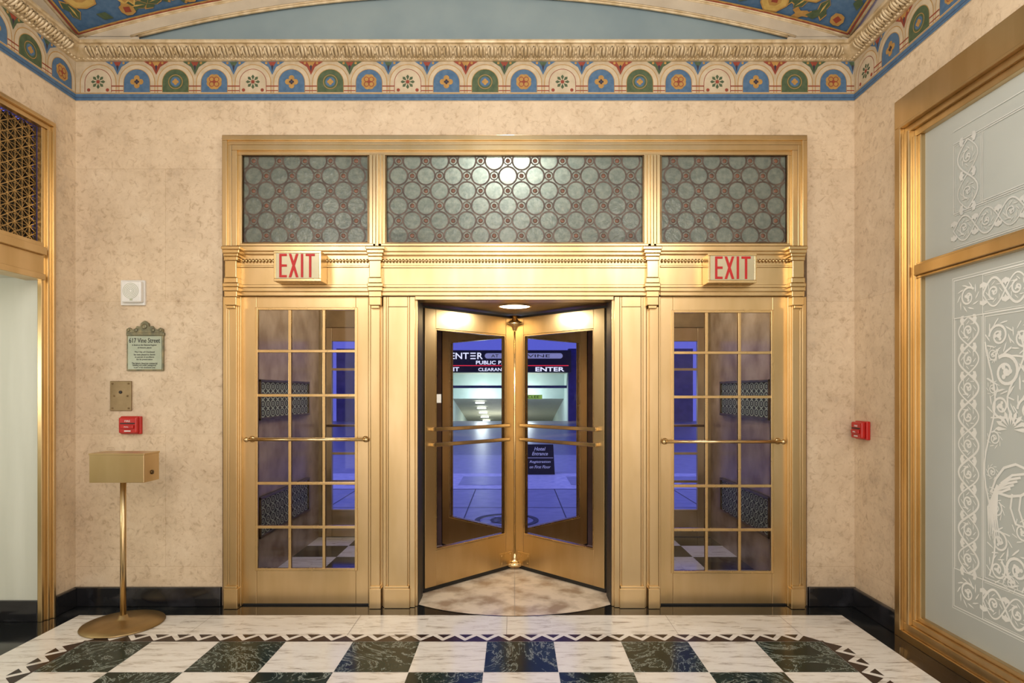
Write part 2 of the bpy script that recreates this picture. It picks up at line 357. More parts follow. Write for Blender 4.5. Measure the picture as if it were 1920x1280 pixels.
# ================================================================ FRIEZE
ZC=3.628
def arch_pts(c,r,zb,n=15):
    return [(c-r,zb)]+[(c-r*math.cos(PI*i/n),ZC+r*math.sin(PI*i/n)) for i in range(n+1)]+[(c+r,zb)]
def frieze(mb,fn,u0,u1,units):
    mb.slab(rect(u0,u1,3.500,3.785),fn,0,.004,6)
    mb.poly(rect(u0,u1,3.503,3.548),fn,.0046,1)
    mb.poly(rect(u0,u1,3.521,3.524),fn,.0050,5)
    mb.poly(rect(u0,u1,3.551,3.556),fn,.0046,3)
    for c,k in units:
        def clampp(p): return [(min(max(a,u0),u1),b) for a,b in p]
        mb.poly(clampp(arch_pts(c,.122,3.557)),fn,.0047,0)
        mb.stroke(arch_pts(c,.124,3.557),.005,fn,.0048,3)
        mb.poly(clampp(arch_pts(c,.092,3.560)),fn,.0052,{0:0,1:1,2:2,3:1}[k])
        mb.stroke(arch_pts(c,.092,3.560),.004,fn,.0056,3 if k else 4)
        g=c+.134
        if g<u1:
            kk=int(k)
            mb.poly(clampp([(g-.088,3.774),(g+.088,3.774),(g+.028,3.735),(g,3.68),(g-.028,3.735)]),fn,.0051,[1,4,2,1][kk])
            mb.poly([(g-.028,3.770),(g,3.725),(g+.028,3.770)],fn,.0056,[4,3,4,2][kk])
            mb.poly(circ(g-.042,3.762,.009,8),fn,.0056,3); mb.poly(circ(g+.042,3.762,.009,8),fn,.0056,3)
            mb.poly([(g-.008,3.74),(g,3.75),(g+.008,3.74),(g,3.70)],fn,.0060,5)
            mb.poly(rect(max(g-.042,u0),min(g+.042,u1),3.598,3.606),fn,.0063,4)
            mb.poly(rect(max(g-.040,u0),min(g+.040,u1),3.568,3.574),fn,.0063,4)
        z=3.632
        if k==0:
            for j in range(8):
                a=PI*j/4; mb.poly([(c+.012*math.cos(a),z+.012*math.sin(a)),(c+.038*math.cos(a-.3),z+.038*math.sin(a-.3)),(c+.05*math.cos(a),z+.05*math.sin(a)),(c+.038*math.cos(a+.3),z+.038*math.sin(a+.3))],fn,.006,2)
            mb.poly(circ(c,z,.013,12),fn,.0064,4)
            for a_ in (-.065,.065): mb.poly(circ(c+a_,3.575,.012,10),fn,.0062,4)
        elif k==1:
            for j in range(4):
                a=PI*j/2; mb.poly(circ(c+.026*math.cos(a),z+.026*math.sin(a),.02,12),fn,.006+.0001*j,3)
            for j in range(4):
                a=PI*j/2; mb.poly(circ(c+.010*math.cos(a),z+.010*math.sin(a),.008,8),fn,.0066+.0001*j,5)
        elif k==2:
            mb.poly(circ(c,z,.050,24),fn,.0058,3); mb.poly(circ(c,z,.046,24),fn,.0060,2); mb.poly(circ(c,z,.034,20),fn,.0062,1)
            for j in range(4): mb.poly(circ(c+.012*math.cos(PI*j/2),z+.012*math.sin(PI*j/2),.011,8),fn,.0064+.0001*j,3)
        else:
            for j in range(8): mb.poly(circ(c+.03*math.cos(PI*j/4+.39),z+.03*math.sin(PI*j/4+.39),.025,12),fn,.0058+.0001*j,3)
            for j in range(4):
                a=PI*j/2+PI/4; mb.stroke(circ(c+.024*math.cos(a),z+.024*math.sin(a),.016,12),.005,fn,.0068+.0001*j,4,True)
            mb.poly(circ(c,z,.010,8),fn,.0074,4)
fm=['cream','p_blue','p_green','p_gold','p_red','p_dark','cream2']
root=empty('trim_1',(0,0,3.5)); structure(root,'painted frieze of small arches with flower medallions under the cornice','frieze')
f=MB(); frieze(f,fB,XL+.005,XR-.005,[(X(185)+.2684*i,i%4) for i in range(20)]); f.build('back_frieze_band',fm,root)
f=MB(); frieze(f,fL,.005,6.1,[(.134+.2684*i,(3-i)%4) for i in range(22)]); f.build('left_frieze_band',fm,root)
f=MB(); frieze(f,fR,.005,6.1,[(.148+.2684*i,i%4) for i in range(22)]); f.build('right_frieze_band',fm,root)

# ================================================================ CORNICE
prof=[(0,3.772),(.022,3.772),(.022,3.786),(.03,3.792),(.045,3.805),(.072,3.832),(.08,3.842),(.08,3.85),(.098,3.852),(.102,3.862),(.102,3.872),(0,3.878)]
root=empty('trim_2',(0,0,3.77)); structure(root,'gilded cornice carved with a row of leaves','cornice')
c=MB(); vs=[];
for o_,z_ in prof:
    vs+=[(XL+o_,YREAR,z_),(XL+o_,-o_,z_),(XR-o_,-o_,z_),(XR-o_,YREAR,z_)]
fs=[]
for i in range(len(prof)-1):
    for j in range(3): a=i*4+j; fs.append((a,a+1,a+5,a+4))
c.add(vs,fs,0); c.build('cornice_moulding','corn',root)
lf=MB()
def leaf(fn,u,wd):
    for du,rr,h in ((0,.011,1.0),(-.020,.009,.8),(.020,.009,.8)):
        pts=[]
        for t in range(6):
            q=t/5; o_=.034+.050*q+.012*math.sin(q*PI); z_=3.788+.060*q*h
            pts.append(fn(u+du*(1+.25*math.sin(q*PI)),z_,o_))
        lf.tube(pts,[rr*.6,rr,rr*1.1,rr,rr*.9,rr*.5],5,0)
    p=fn(u+wd/2,3.812,.060); lf.ball(p,(.008,.008,.02),0,6,4)
for fn,a,b_ in ((fB,XL+.11,XR-.11),(fL,.12,2.2),(fR,.12,2.2)):
    k=int((b_-a)/.076)
    for i in range(k): leaf(fn,a+(i+.5)*(b_-a)/k,.076)
lf.build('leaf_carving','corn',root)
bd=MB()
for fn,a,b_ in ((fB,XL+.03,XR-.03),(fL,.03,2.2),(fR,.03,2.2)):
    k=int((b_-a)/.03)
    for i in range(k): bd.ball(fn(a+(i+.5)*(b_-a)/k,3.781,.026),(.011,.011,.008),0,6,4)
bd.build('bead_row','corn',root)

# ================================================================ CEILING (vault)
xc=-.355; HW=2.665; ZS=3.93; yc=YREAR/2
def A(x): return .40*(1-((x-xc)/HW)**2)
def B(y): return .42*(1-((y-yc)/(-yc))**2)
root=empty('ceiling',(0,-3,ZS)); structure(root,'shallow vaulted ceiling painted in blue, green and orange','ceiling')
vt=MB(); nx,ny=48,40; vs=[]
for j in range(ny+1):
    for i in range(nx+1):
        x=xc-HW+2*HW*i/nx; y=-.02+(YREAR+.04)*j/ny; vs.append((x,y,ZS+A(x)+max(B(y),0)))
vt.add(vs,[(j*(nx+1)+i,(j+1)*(nx+1)+i,(j+1)*(nx+1)+i+1,j*(nx+1)+i+1) for j in range(ny) for i in range(nx)],0,True)
fV=lambda u,v,o:(u,v,ZS+A(u)+max(B(v),0)-o)
rd=random.Random(11)
def inside(u,v): return xc-HW+.02<u<xc+HW-.02 and v<-.05
def dec(pts,off,m):
    if all(inside(a,b2) for a,b2 in pts): vt.poly(pts,fV,off,m)
def rot(pts,cu,cv,a,s):
    return [(cu+s*(x*math.cos(a)-y*math.sin(a)),cv+s*(x*math.sin(a)+y*math.cos(a))) for x,y in pts]
LP=[(0,0),(.35,.32),(.75,.30),(.95,.62),(1.25,.38),(1.05,.12),(1.3,-.12),(.9,-.28),(.6,-.12),(.3,-.2)]
i=0; yv=-.13
while yv>-2.2:
    xv=xc-HW+.10+(.08 if i%2 else 0); j_=0
    while xv<xc+HW-.05:
        k=rd.random(); a=rd.random()*PI; off=.006+rd.random()*.003; j_+=1
        cu,cv=xv+rd.uniform(-.025,.025),yv+rd.uniform(-.025,.025); t_=(i*2+j_)%3
        if t_==0:
            oc=[(math.cos(PI/8+PI*j/4)*(1.15 if j%2 else 1),math.sin(PI/8+PI*j/4)) for j in range(8)]
            dec(rot(oc,cu,cv,a,.094),off+.005,3); dec(rot(oc,cu,cv,a,.084),off+.0056,5); dec(rot(oc,cu,cv,a,.045),off+.0062,3); dec(rot([(1,0),(0,1),(-1,0),(0,-1)],cu,cv,a,.028),off+.0068,4 if k<.5 else 2)
        elif t_==1 or k<.5:
            for s_ in (0,PI*.9):
                dec(rot(LP,cu,cv,a+s_,.125),off,3); dec(rot([(x*.93+.03,y*.9) for x,y in LP],cu,cv,a+s_,.120),off+.0006,1)
                dec(rot([(.15,0),(.6,.12),(1.0,.1),(.6,.02)],cu,cv,a+s_,.115),off+.0012,5)
        else:
            dec(rot(LP,cu,cv,a,.12),off+.0025,5); dec(rot([(x*.9+.05,y*.85) for x,y in LP],cu,cv,a,.114),off+.0031,3)
            dec(rot([(1,0),(0,.6),(-1,0),(0,-.6)],cu,cv,a,.05),off+.0037,1)
        xv+=.145
    yv-=.135; i+=1
for q_,wd,m_ in ((.022,.010,4),(.036,.012,3)):
    vt.stroke([(xc-HW+q_+(2*HW-2*q_)*t/60,-.04-q_*.6) for t in range(61)],wd,fV,.018,m_)
    for sx in (xc-HW+q_,xc+HW-q_): vt.stroke([(sx,-.06-5.9*t/50) for t in range(51)],wd,fV,.0185,m_)
vt.build('painted_vault',['p_blue','p_green','p_red','p_gold','p_red','p_y'],root)
def Ai(x): return .285*(1-((x-xc+.005)/2.235)**2)
lu=MB(); ns=60
lu.add([(XL,-.004,3.86),(XR,-.004,3.86),(XR,-.004,4.6),(XL,-.004,4.6)],[(0,1,2,3)],0)
lu.build('blue_lunette','lun',root)
ar=MB(); vs=[]
for i in range(ns+1):
    t=i/ns; xi=xc-2.235+4.47*t; xo=xc-HW+2*HW*t
    zi=ZS+Ai(xi); zo=ZS+A(xo)
    for q in (0,.12,.14,.5,.86,.88,1.0):
        yy=-.015 if q in (.12,.88) else (-.035 if 0<q<1 else -.02)
        vs.append((xi+(xo-xi)*q,yy if q<1 else -.03,zi+(zo-zi)*q))
k=7; fs=[(i*k+j,(i+1)*k+j,(i+1)*k+j+1,i*k+j+1) for i in range(ns) for j in range(k-1)]
ar.add(vs,fs,0,False)
ar.add([(xc-HW,-.03,3.86),(xc-2.235,-.03,3.86),(xc-2.235,-.03,ZS+.001),(xc-HW,-.03,ZS+.001)],[(0,1,2,3)])
ar.add([(xc+2.235,-.03,3.86),(xc+HW,-.03,3.86),(xc+HW,-.03,ZS+.001),(xc+2.235,-.03,ZS+.001)],[(0,1,2,3)])
ar.build('arch_band','arch',root)
gl=MB()
for q,r_ in ((0,.010),(.13,.007),(.87,.007),(1.0,.014)):
    pts=[]
    for i in range(ns+1):
        t=i/ns; xi=xc-2.235+4.47*t; xo=xc-HW+2*HW*t
        pts.append((xi+(xo-xi)*q,-.035,ZS+Ai(xi)+(A(xo)-Ai(xi))*q))
    gl.tube(pts,r_,6)
for sx in (xc-HW,xc+HW):
    gl.tube([(sx,-.03+(YREAR+.05)*i/40,ZS+max(B(-.03+(YREAR+.05)*i/40),0)) for i in range(41)],.016,6)
gl.build('gilt_rib','corn',root)
sd=MB()
for sx in (XL+.02,XR-.02):
    pts=[(-.02+(YREAR+.04)*i/40) for i in range(41)]
    vs=[(sx,y,3.86) for y in pts]+[(sx,y,ZS+max(B(y),0)+.03) for y in pts]
    sd.add(vs,[(i,i+1,42+i,41+i) for i in range(40)])
sd.build('side_lunette','arch',root)

# ================================================================ DOOR SURROUND
root=empty('trim_3',(0,0,0)); structure(root,'tall brass surround with pilasters and lintel framing the three doorways','door surround')
s=MB()
def steps(p0,p1,q0,q1,widths):
    t=0
    for fr,pr in widths:
        a=p0+(p1-p0)*t; b2=p0+(p1-p0)*(t+fr); s.pb(min(a,b2),max(a,b2),q0,q1,-pr,.06); t+=fr
cas=[(0,9,.055),(9,18,.035),(18,28,.045),(28,37,.02)]
for a,b_,pr in cas:
    s.pb(416+a,416+b_,253+b_,461,-pr,.06); s.pb(1514-b_,1514-a,253+b_,461,-pr,.06); s.pb(416+a,1514-a,253+a,253+b_,-pr,.06)
for p0 in (692,1208): steps(p0,p0+30,289,461,[(.22,.022),(.2,.042),(.16,.062),(.2,.042),(.22,.022)])
s.build('transom_casing','gold_frame',root,bevel=.003)
s=MB()
s.pb(449,1482,456,461,-.042,.06); s.pb(449,1482,461,470,-.073,.06)
s.pb(432,700,470,553,-.027,.06); s.pb(1230,1498,470,553,-.027,.06)
s.pb(714,1214,470,555,-.054,.06)
s.pb(716,1212,462,471,-.099,.06); s.pb(716,1212,471,478,-.081,.06)
s.pb(447,692,470,476,-.051,.06); s.pb(1238,1482,470,476,-.051,.06)
s.pb(447,692,497,501,-.037,.06); s.pb(1238,1482,497,501,-.037,.06); s.pb(716,1212,497,502,-.064,.06)
for a,b_,e in ((447,692,0),(1238,1482,0),(716,1212,.027)):
    s.pb(a,b_,533,539,-.041-e,.06); s.pb(a,b_,539,546,-.053-e,.06); s.pb(a,b_,546,554,-.034-e,.06)
s.pb(778,1151,553,562,-.044,.08)
s.build('lintel','gold_frame',root,bevel=.003)
r_=MB()
for a,b_,yy in ((447,692,-.03),(716,1212,-.058),(1238,1484,-.03)):
    k=int((b_-a)/6.2)
    for i in range(k):
        px=a+(i+.5)*(b_-a)/k; r_.ball((X(px,yy),yy-.004,Z(489,yy)),(.0095,.010,.014),0,6,4)
r_.build('rope_moulding','gold',root)
for cxp in (432,703,1224,1497):
    c=MB()
    c.pb(cxp-18,cxp+18,461,467,-.135,.05); c.pb(cxp-16,cxp+16,467,474,-.12,.05); c.pb(cxp-14,cxp+14,474,480,-.105,.05)
    c.pb(cxp-13,cxp+13,480,488,-.09,.05); c.pb(cxp-11,cxp+11,488,520,-.10,.05); c.pb(cxp-13,cxp+13,520,530,-.09,.05)
    c.pb(cxp-15,cxp+15,530,537,-.115,.05); c.pb(cxp-14,cxp+14,537,545,-.10,.05); c.pb(cxp-12,cxp+12,545,556,-.085,.05)
    c.pb(cxp-11,cxp+11,556,572,-.095,.05); c.pb(cxp-8,cxp+8,572,578,-.08,.05)
    c.build('capital','gold',root,bevel=.004)
s=MB()
PW=[(.22,.03),(.14,.045),(.4,.06),(.12,.045),(.12,.03)]
steps(418,452,556,1134,PW); steps(1512,1477,556,1134,PW)
for sg in (1,-1):
    m_=lambda p: p if sg==1 else 1930-p
    def q(a,b_,y0,y1,pr): s.pb(min(m_(a),m_(b_)),max(m_(a),m_(b_)),y0,y1,-pr,.08)
    q(691,695,556,1134,.03); q(695,712,575,1134,.055); q(712,718,556,1134,.025)
    q(718,724,556,1134,.045); q(724,728,556,1134,.035); q(728,764,575,1134,.05); q(728,764,556,575,.04); q(764,768,556,1134,.035); q(768,778,556,1134,.045)
    q(778,783,562,1134,.02)
s.build('pilaster','gold_frame',root,bevel=.003)
for a,b_,pr in ((692,714,.075),(720,768,.065),(1930-714,1930-692,.075),(1930-768,1930-720,.065),(419,445,.08),(1484,1510,.08)):
    s=MB(); s.pb(a,b_,1104,1137,-pr,.05); s.pb(a+1.5,b_-1.5,1099,1104,-pr+.006,.05); s.build('plinth','gold_frame',root,bevel=.003)
s=MB()
for sg in (-1,1): s.box(sg*.69,sg*.99,.082,.14,0,2.6)
s.box(-2.03,2.03,.062,.14,2.16,2.48)
s.build('jamb_backing','dark_bronze',root)

def transom(n,p0,p1,label):
    root=empty('window_%d'%n,(X((p0+p1)/2),0,Z(457))); structure(root,label,'window')
    y=.015
    g=MB(); g.add([(X(p0-2,y),y,Z(460,y)),(X(p1+2,y),y,Z(460,y)),(X(p1+2,y),y,Z(288,y)),(X(p0-2,y),y,Z(288,y))],[(0,1,2,3)]); g.build('glass_pane','tglass',root)
    la=MB(); rs=MB(); fr=MB()
    fr.pb(p0,p1,288,292,-.01,.02); fr.pb(p0,p1,454,458,-.01,.02); fr.pb(p0,p0+3,292,454,-.01,.02); fr.pb(p1-3,p1,292,454,-.01,.02)
    fr.build('inner_bead','dark_bronze',root)
    sx=25.0*(p1-p0)/(25*round((p1-p0)/25)); sy=28.0
    u0=X(p0,y);u1=X(p1,y);z0=Z(457,y);z1=Z(290,y)
    fn=lambda u,v,o:(u,y-o,v)
    S=(D+y)/F
    nxx=round((p1-p0)/sx); cnt=0
    for i in range(0,nxx+1):
        for j in range(-1,7):
            cx_=X(p0+i*sx,y); cz=Z(302+j*sy,y); cnt+=1; e=cnt*2e-6
            if (i+j)%2==0:
                pts=circ(cx_,cz,17.0*S,24); N=24
                ins=[u0<=a<=u1 and z0<=b2<=z1 for a,b2 in pts]
                if sum(ins)<3: continue
                if all(ins): la.stroke(pts,3.2*S,fn,.004+e,0,True)
                else:
                    for t in [t for t in range(N) if ins[t] and not ins[t-1]]:
                        arc=[];q=t
                        while ins[q%N] and q<t+N: arc.append(pts[q%N]); q+=1
                        if len(arc)>1: la.stroke(arc,3.2*S,fn,.004+e)
            else:
                if u0<cx_-5*S and cx_+5*S<u1 and z0<cz-5*S and cz+5*S<z1:
                    rs.lathe([(4.2*S,0),(4.4*S,.003),(3*S,.006),(0.5*S,.007)],(cx_,y-.001,cz),10,0,'y')
                    la.stroke(circ(cx_,cz,7.6*S,14),2.4*S,fn,.0055+e,0,True)
                    for sg in (-1,1): 
                        zz=cz+sg*9.0*S
                        if z0<zz-2*S and zz+2*S<z1: la.slab(rect(cx_-1.3*S,cx_+1.3*S,zz-2.6*S,zz+2.6*S),fn,.001,.005)
    la.build('lead_lattice','lead',root); rs.build('rosettes','rosette',root)
transom(1,452,692,'small leaded transom window above the left brass door')
transom(2,722,1208,'wide leaded transom window above the revolving door')
transom(3,1238,1478,'small leaded transom window above the right brass door')

# ================================================================ SIDE DOORS
def lite_door(n,p0,p1,g0,g1,mx,my,q0,qb,gq0,gq1,bar,barx,y,label,depth=.045):
    root=empty('door_%d'%n,(X((p0+p1)/2,y),y,0)); structure(root,label,'door')
    f=MB()
    f.pb(p0,g0,q0,qb,y,y+depth); f.pb(g1,p1,q0,qb,y,y+depth); f.pb(g0,g1,q0,gq0,y,y+depth); f.pb(g0,g1,gq1,qb,y,y+depth)
    f.build('door_frame','gold_frame',root,bevel=.003)
    f=MB(); f.box(X(p0),X(p1),y-.003,y-.0005,.001,.012); f.build('bottom_sweep','black',root)
    bd=MB()
    for a,b_,c_,d_ in ((g0-3,g0+2,gq0-3,gq1+3),(g1-2,g1+3,gq0-3,gq1+3),(g0+2,g1-2,gq0-3,gq0+2),(g0+2,g1-2,gq1-2,gq1+3)): bd.pb(a,b_,c_,d_,y-.010,y+.01)
    bd.build('glazing_bead','gold',root,bevel=.002)
    mu=MB()
    for m_ in mx: mu.pb(m_-2.6,m_+2.6,gq0,gq1,y-.004,y+.022)
    for m_ in my: mu.pb(g0,g1,m_-2.6,m_+2.6,y-.006,y+.022)
    mu.build('muntins','gold',root,bevel=.002)
    g=MB(); g.add([(X(g0),y+.024,Z(gq1)),(X(g1),y+.024,Z(gq1)),(X(g1),y+.024,Z(gq0)),(X(g0),y+.024,Z(gq0))],[(0,1,2,3)]); g.build('glass_pane','glass',root)
    yb=y-.055; h=MB(); z=Z(bar,yb); a=X(barx[0],yb); b_=X(barx[1],yb)
    h.tube([(a,yb,z),(b_,yb,z)],.0105,12)
    for e in (a+.015,b_-.015):
        h.ball((e-.018 if e<0.5*(a+b_) else e+.018,yb,z),(.018,.018,.018),0,12,8)
        h.tube([(e,yb,z),(e,y,z)],.010,10); h.lathe([(.022,0),(.022,.006),(.012,.012)],(e,y,z),16,0,'y')
    h.build('push_bar','bar',root)
    return root
lite_door(1,452,691,481,667,(543,607),(658,741,823,906,988),556,1134,579,1067,824,(463,686),.005,'left brass door with eighteen glass panes and push bar')
lite_door(2,1238,1476,1262,1448,(1325,1387),(661,744,828,911,993),556,1134,584,1072,828,(1246,1468),.005,'right brass door with eighteen glass panes and push bar')

# ================================================================ VESTIBULE
w=MB(); w.box(-2.1,-2.0,.14,2.0,0,3.5); structure(w.build('wall_vestibule_left','vmar'),'reddish marble side wall seen through the left door','wall')
w=MB(); w.box(2.0,2.1,.14,2.0,0,3.5); structure(w.build('wall_vestibule_right','vmar'),'reddish marble side wall seen through the right door','wall')
w=MB(); w.box(-2.1,2.1,.14,2.1,3.5,3.6); structure(w.build('ceiling_vestibule','vceil'),'plaster ceiling over the entrance vestibule','ceiling')
w=MB(); yo=2.0
w.box(-2.1,-1.97,yo,yo+.1,0,3.5); w.box(1.97,2.1,yo,yo+.1,0,3.5); w.box(-1.97,1.97,yo,yo+.1,2.14,3.5)
w.box(-1.0,-.72,1.70,yo+.1,0,2.14); w.box(.72,1.0,1.70,yo+.1,0,2.14); w.box(-.72,.72,1.78,yo,2.14,3.5)
structure(w.build('wall_outer','gold_dim',bevel=.005),'brass framed outer wall between vestibule and street','wall')
def outer_door(n,sg,label):
    root=empty('door_%d'%n,(sg*1.48,yo,0)); structure(root,label,'door')
    f=MB(); a,b_=1.0,1.97
    def bx(x0,x1,z0,z1,y0=yo+.01,y1=yo+.06): f.box(sg*x0,sg*x1,y0,y1,z0,z1)
    bx(a,a+.1,0,2.14); bx(b_-.1,b_,0,2.14); bx(a+.1,b_-.1,0,.28); bx(a+.1,b_-.1,2.0,2.14)
    f.build('door_frame','gold_frame',root,bevel=.004)
    f=MB()
    for xm in (1.36,1.62): bx(xm-.012,xm+.012,.28,2.0,yo+.015,yo+.04)
    for i in range(1,6): zz=.28+1.72*i/6; bx(a+.1,b_-.1,zz-.012,zz+.012,yo+.012,yo+.04)
    f.build('muntins','gold_frame',root)
    f=MB(); f.add([(sg*(a+.1),yo+.042,.28),(sg*(b_-.1),yo+.042,.28),(sg*(b_-.1),yo+.042,2.0),(sg*(a+.1),yo+.042,2.0)],[(0,1,2,3)]); f.build('glass_pane','glass',root)
    h=MB(); h.tube([(sg*1.03,yo-.05,1.14),(sg*1.94,yo-.05,1.14)],.012,10)
    for e in (1.05,1.92): h.tube([(sg*e,yo-.05,1.14),(sg*e,yo+.01,1.14)],.01,8)
    h.build('push_bar','bar',root)
outer_door(3,-1,'outer street door with blue dusk behind it, seen through the left door')
outer_door(4,1,'outer street door with blue dusk behind it, seen through the right door')
for sx,side in ((-1,'left'),(1,'right')):
    for z0,z1,wh in ((1.26,1.58,'upper'),(.34,.66,'lower')):
        root=empty('wall_grille',(sx*2.0,1.07,z0)); tag(root,'%s dark lattice grille on the marble wall behind the %s door'%(wh,side),'grille','vestibule wall grilles')
        fn=lambda u,v,o:(sx*(2.0-o),u,v)
        f=MB(); ya,yb=.50,1.64
        f.box(sx*2.0,sx*1.99,ya,yb,z0,z1); f.build('backing','black',root)
        f=MB()
        for a,b_,c_,d_ in ((ya,yb,z0,z0+.02),(ya,yb,z1-.02,z1),(ya,ya+.02,z0,z1),(yb-.02,yb,z0,z1)): f.box(sx*1.99,sx*1.97,a,b_,c_,d_)
        f.build('frame','dark_bronze',root,bevel=.003)
        f=MB(); cnt=0
        nr=4; dz=(z1-z0-.04)/nr; ncol=int((yb-ya-.04)/(dz*1.35)); dyy=(yb-ya-.04)/ncol
        for a in range(ncol):
            for b2 in range(nr):
                cnt+=1; cy_=ya+.02+(a+.5)*dyy; cz_=z0+.02+(b2+.5)*dz
                f.stroke(circ(cy_,cz_,dyy*.44,14,ry=dz*.44),.009,fn,.018+cnt*3e-6,0,True)
                f.stroke(circ(cy_,cz_,.012,8),.008,fn,.018,0,True)
        f.build('ring_lattice','vgr',root)

# ================================================================ REVOLVING DOOR
HYY=.94
rev=empty('revolving_door',(0,HYY,0)); tag(rev,'brass four-wing revolving door with glass wings in the centre doorway','revolving door')
def wing():
    f=MB(); t=.023
    for a,b_,c_,d_ in ((.03,.125,.035,2.10),(.855,.955,.035,2.10),(.125,.855,.035,.30),(.125,.855,1.955,2.10)): f.box(a,b_,-t,t,c_,d_)
    wo=f.build('wing','gold_frame',rev,bevel=.003,local=True)
    g=MB(); g.add([(.125,0,.30),(.855,0,.30),(.855,0,1.955),(.125,0,1.955)],[(0,1,2,3)]); g.build('glass_pane','glass',wo,local=True)
    b2=MB()
    for sg in (-1,1):
        for a,b_,c_,d_ in ((.1255,.136,.301,1.954),(.844,.8545,.301,1.954),(.136,.844,.3005,.311),(.136,.844,1.944,1.9545)): b2.box(a,b_,sg*.004,sg*.019,c_,d_)
    b2.build('glazing_bead','gold',wo,local=True)
    ru=MB(); ru.box(.955,.985,-.008,.008,.012,2.115); ru.box(.05,.955,-.01,.01,.004,.035); ru.box(.05,.955,-.008,.008,2.10,2.118); ru.build('rubber_seal','black',wo,local=True)
    h=MB()
    for sg in (-1,1):
        h.box(.06,.20,sg*.022,sg*.029,.05,.15)
        for a,b_ in ((.08,.07),(.18,.07),(.08,.13),(.18,.13)): h.ball((a,sg*.03,b_),(.006,.004,.006),0,8,5)
    h.build('hinge_plate','gold',wo,bevel=.002,local=True)
    return wo
def bars(wo,sg):
    for z in (1.205,1.09):
        p=MB(); yy=sg*.055
        p.box(.11,.905,yy-.006,yy+.006,z-.015,z+.015)
        for e in (.125,.89): p.box(e-.014,e+.014,min(sg*.02,yy),max(sg*.02,yy),z-.012,z+.012)
        p.build('push_bar','bar',wo,bevel=.004,local=True)
w0=wing(); w0.rotation_euler=(0,0,math.radians(225))
for ang in (315,45,135):
    c_=w0.copy(); COL.objects.link(c_); c_.parent=rev; c_.rotation_euler=(0,0,math.radians(ang))
    for ch in list(w0.children):
        d_=ch.copy(); COL.objects.link(d_); d_.parent=c_
    if ang==315: bars(c_,-1)
bars(w0,1)
st=MB(); st.box(.79,.84,.0015,.004,1.40,1.465); st.build('paper_sticker','white',w0,local=True)
sh=MB(); sh.lathe([(.028,.02),(.028,2.12)],(0,HYY,0),20)
sh.build('centre_shaft','gold',rev)
sh=MB(); sh.lathe([(.05,.0),(.105,.03),(.11,.045),(.09,.055),(.045,.075),(.04,.11),(.03,.12)],(0,HYY,0),28); sh.build('bottom_pivot','bar',rev)
sh=MB(); sh.lathe([(.03,1.99),(.05,2.0),(.06,2.03),(.11,2.045),(.115,2.06),(.08,2.075),(.05,2.10),(.05,2.125)],(0,HYY,0),28)
for a in (225,315):
    dx,dy=math.cos(math.radians(a)),math.sin(math.radians(a)); sh.tube([(dx*.02,HYY+dy*.02,2.05),(dx*.16,HYY+dy*.16,2.05),(dx*.19,HYY+dy*.19,2.08)],.010,8)
sh.build('top_pivot','bar',rev)
for sg in (-1,1):
    dr=MB(); n=24; vs=[];R=1.03
    for rr in (R,R+.03):
        for z in (0,2.13):
            for i in range(n+1):
                a=math.radians(43+94*i/n); vs.append((sg*rr*math.sin(a),HYY-rr*math.cos(a),z))
    k=n+1; fs=[]
    for i in range(n):
        fs+=[(i,i+1,k+i+1,k+i),(2*k+i,3*k+i,3*k+i+1,2*k+i+1),(k+i,k+i+1,3*k+i+1,3*k+i),(i,2*k+i,2*k+i+1,i+1)]
    fs+=[(0,k,3*k,2*k),(n,2*k+n,3*k+n,k+n)]
    dr.add(vs,fs,0,False); dr.build('curved_wall','bronze',rev)
cn=MB(); pts=[(a,max(b2,.066)) for a,b2 in circ(0,HYY,1.06,72)]
pp=[p for i,p in enumerate(pts) if not (p[1]<=.0661 and pts[i-1][1]<=.0661 and pts[(i+1)%72][1]<=.0661)]
cn.slab(pp,fG,2.134,2.155); cn.build('canopy','gold_dim',rev)
th=MB()
for sg in (-1,1): th.box(sg*.668,sg*.71,.0,.20,.0,2.13)
th.build('dark_jamb','black',rev)
root=empty('ceiling_light',(0,.40,2.133)); tag(root,'round recessed lamp glowing in the ceiling above the revolving door','ceiling light')
l_=MB(); l_.lathe([(.110,-.004),(.116,-.002),(.11,0)],(0,.40,2.133),32); l_.build('diffuser','lamp',root)
l_=MB(); l_.tube([(0+.122*math.cos(2*PI*i/32),.40+.122*math.sin(2*PI*i/32),2.131) for i in range(33)],.006,8,caps=False); l_.build('trim_ring','bar',root)

# ================================================================ LEFT OPENING
root=empty('trim_4',(XL,-1.1,0)); structure(root,'brass surround of the left opening with a star lattice grille above','door surround')
f=MB()
def lf_(u0,u1,z0,z1,pr,back=.025): f.box(XL-back,XL+pr,-u1,-u0,z0,z1)
for a,b_,pr,zt_ in ((.213,.228,.025,3.235),(.228,.245,.035,3.218),(.245,.275,.02,3.188),(.275,.31,.005,3.188)):
    lf_(a,b_,0,zt_,pr)
for a,b_,pr,ua in ((3.235,3.25,.025,.213),(3.218,3.235,.035,.228),(3.188,3.218,.015,.245)): lf_(ua,2.1,a,b_,pr)
for a,b_,pr in ((2.41,2.44,.02),(2.36,2.41,.04),(2.24,2.36,.015),(2.20,2.24,.03)): lf_(.31,2.03,a,b_,pr,.10)
lf_(2.03,2.1,0,3.188,.03)
f.build('surround','gold_frame',root,bevel=.003)
f=MB(); f.box(XL-.12,XL-.08,-2.05,-.28,2.43,3.2); f.build('grille_backing','black',root)
g=MB(); fn=lambda u,v,o:(XL-.045+o,-u,v)
u0,u1,z0,z1=.31,2.03,2.44,3.19; sp=.055
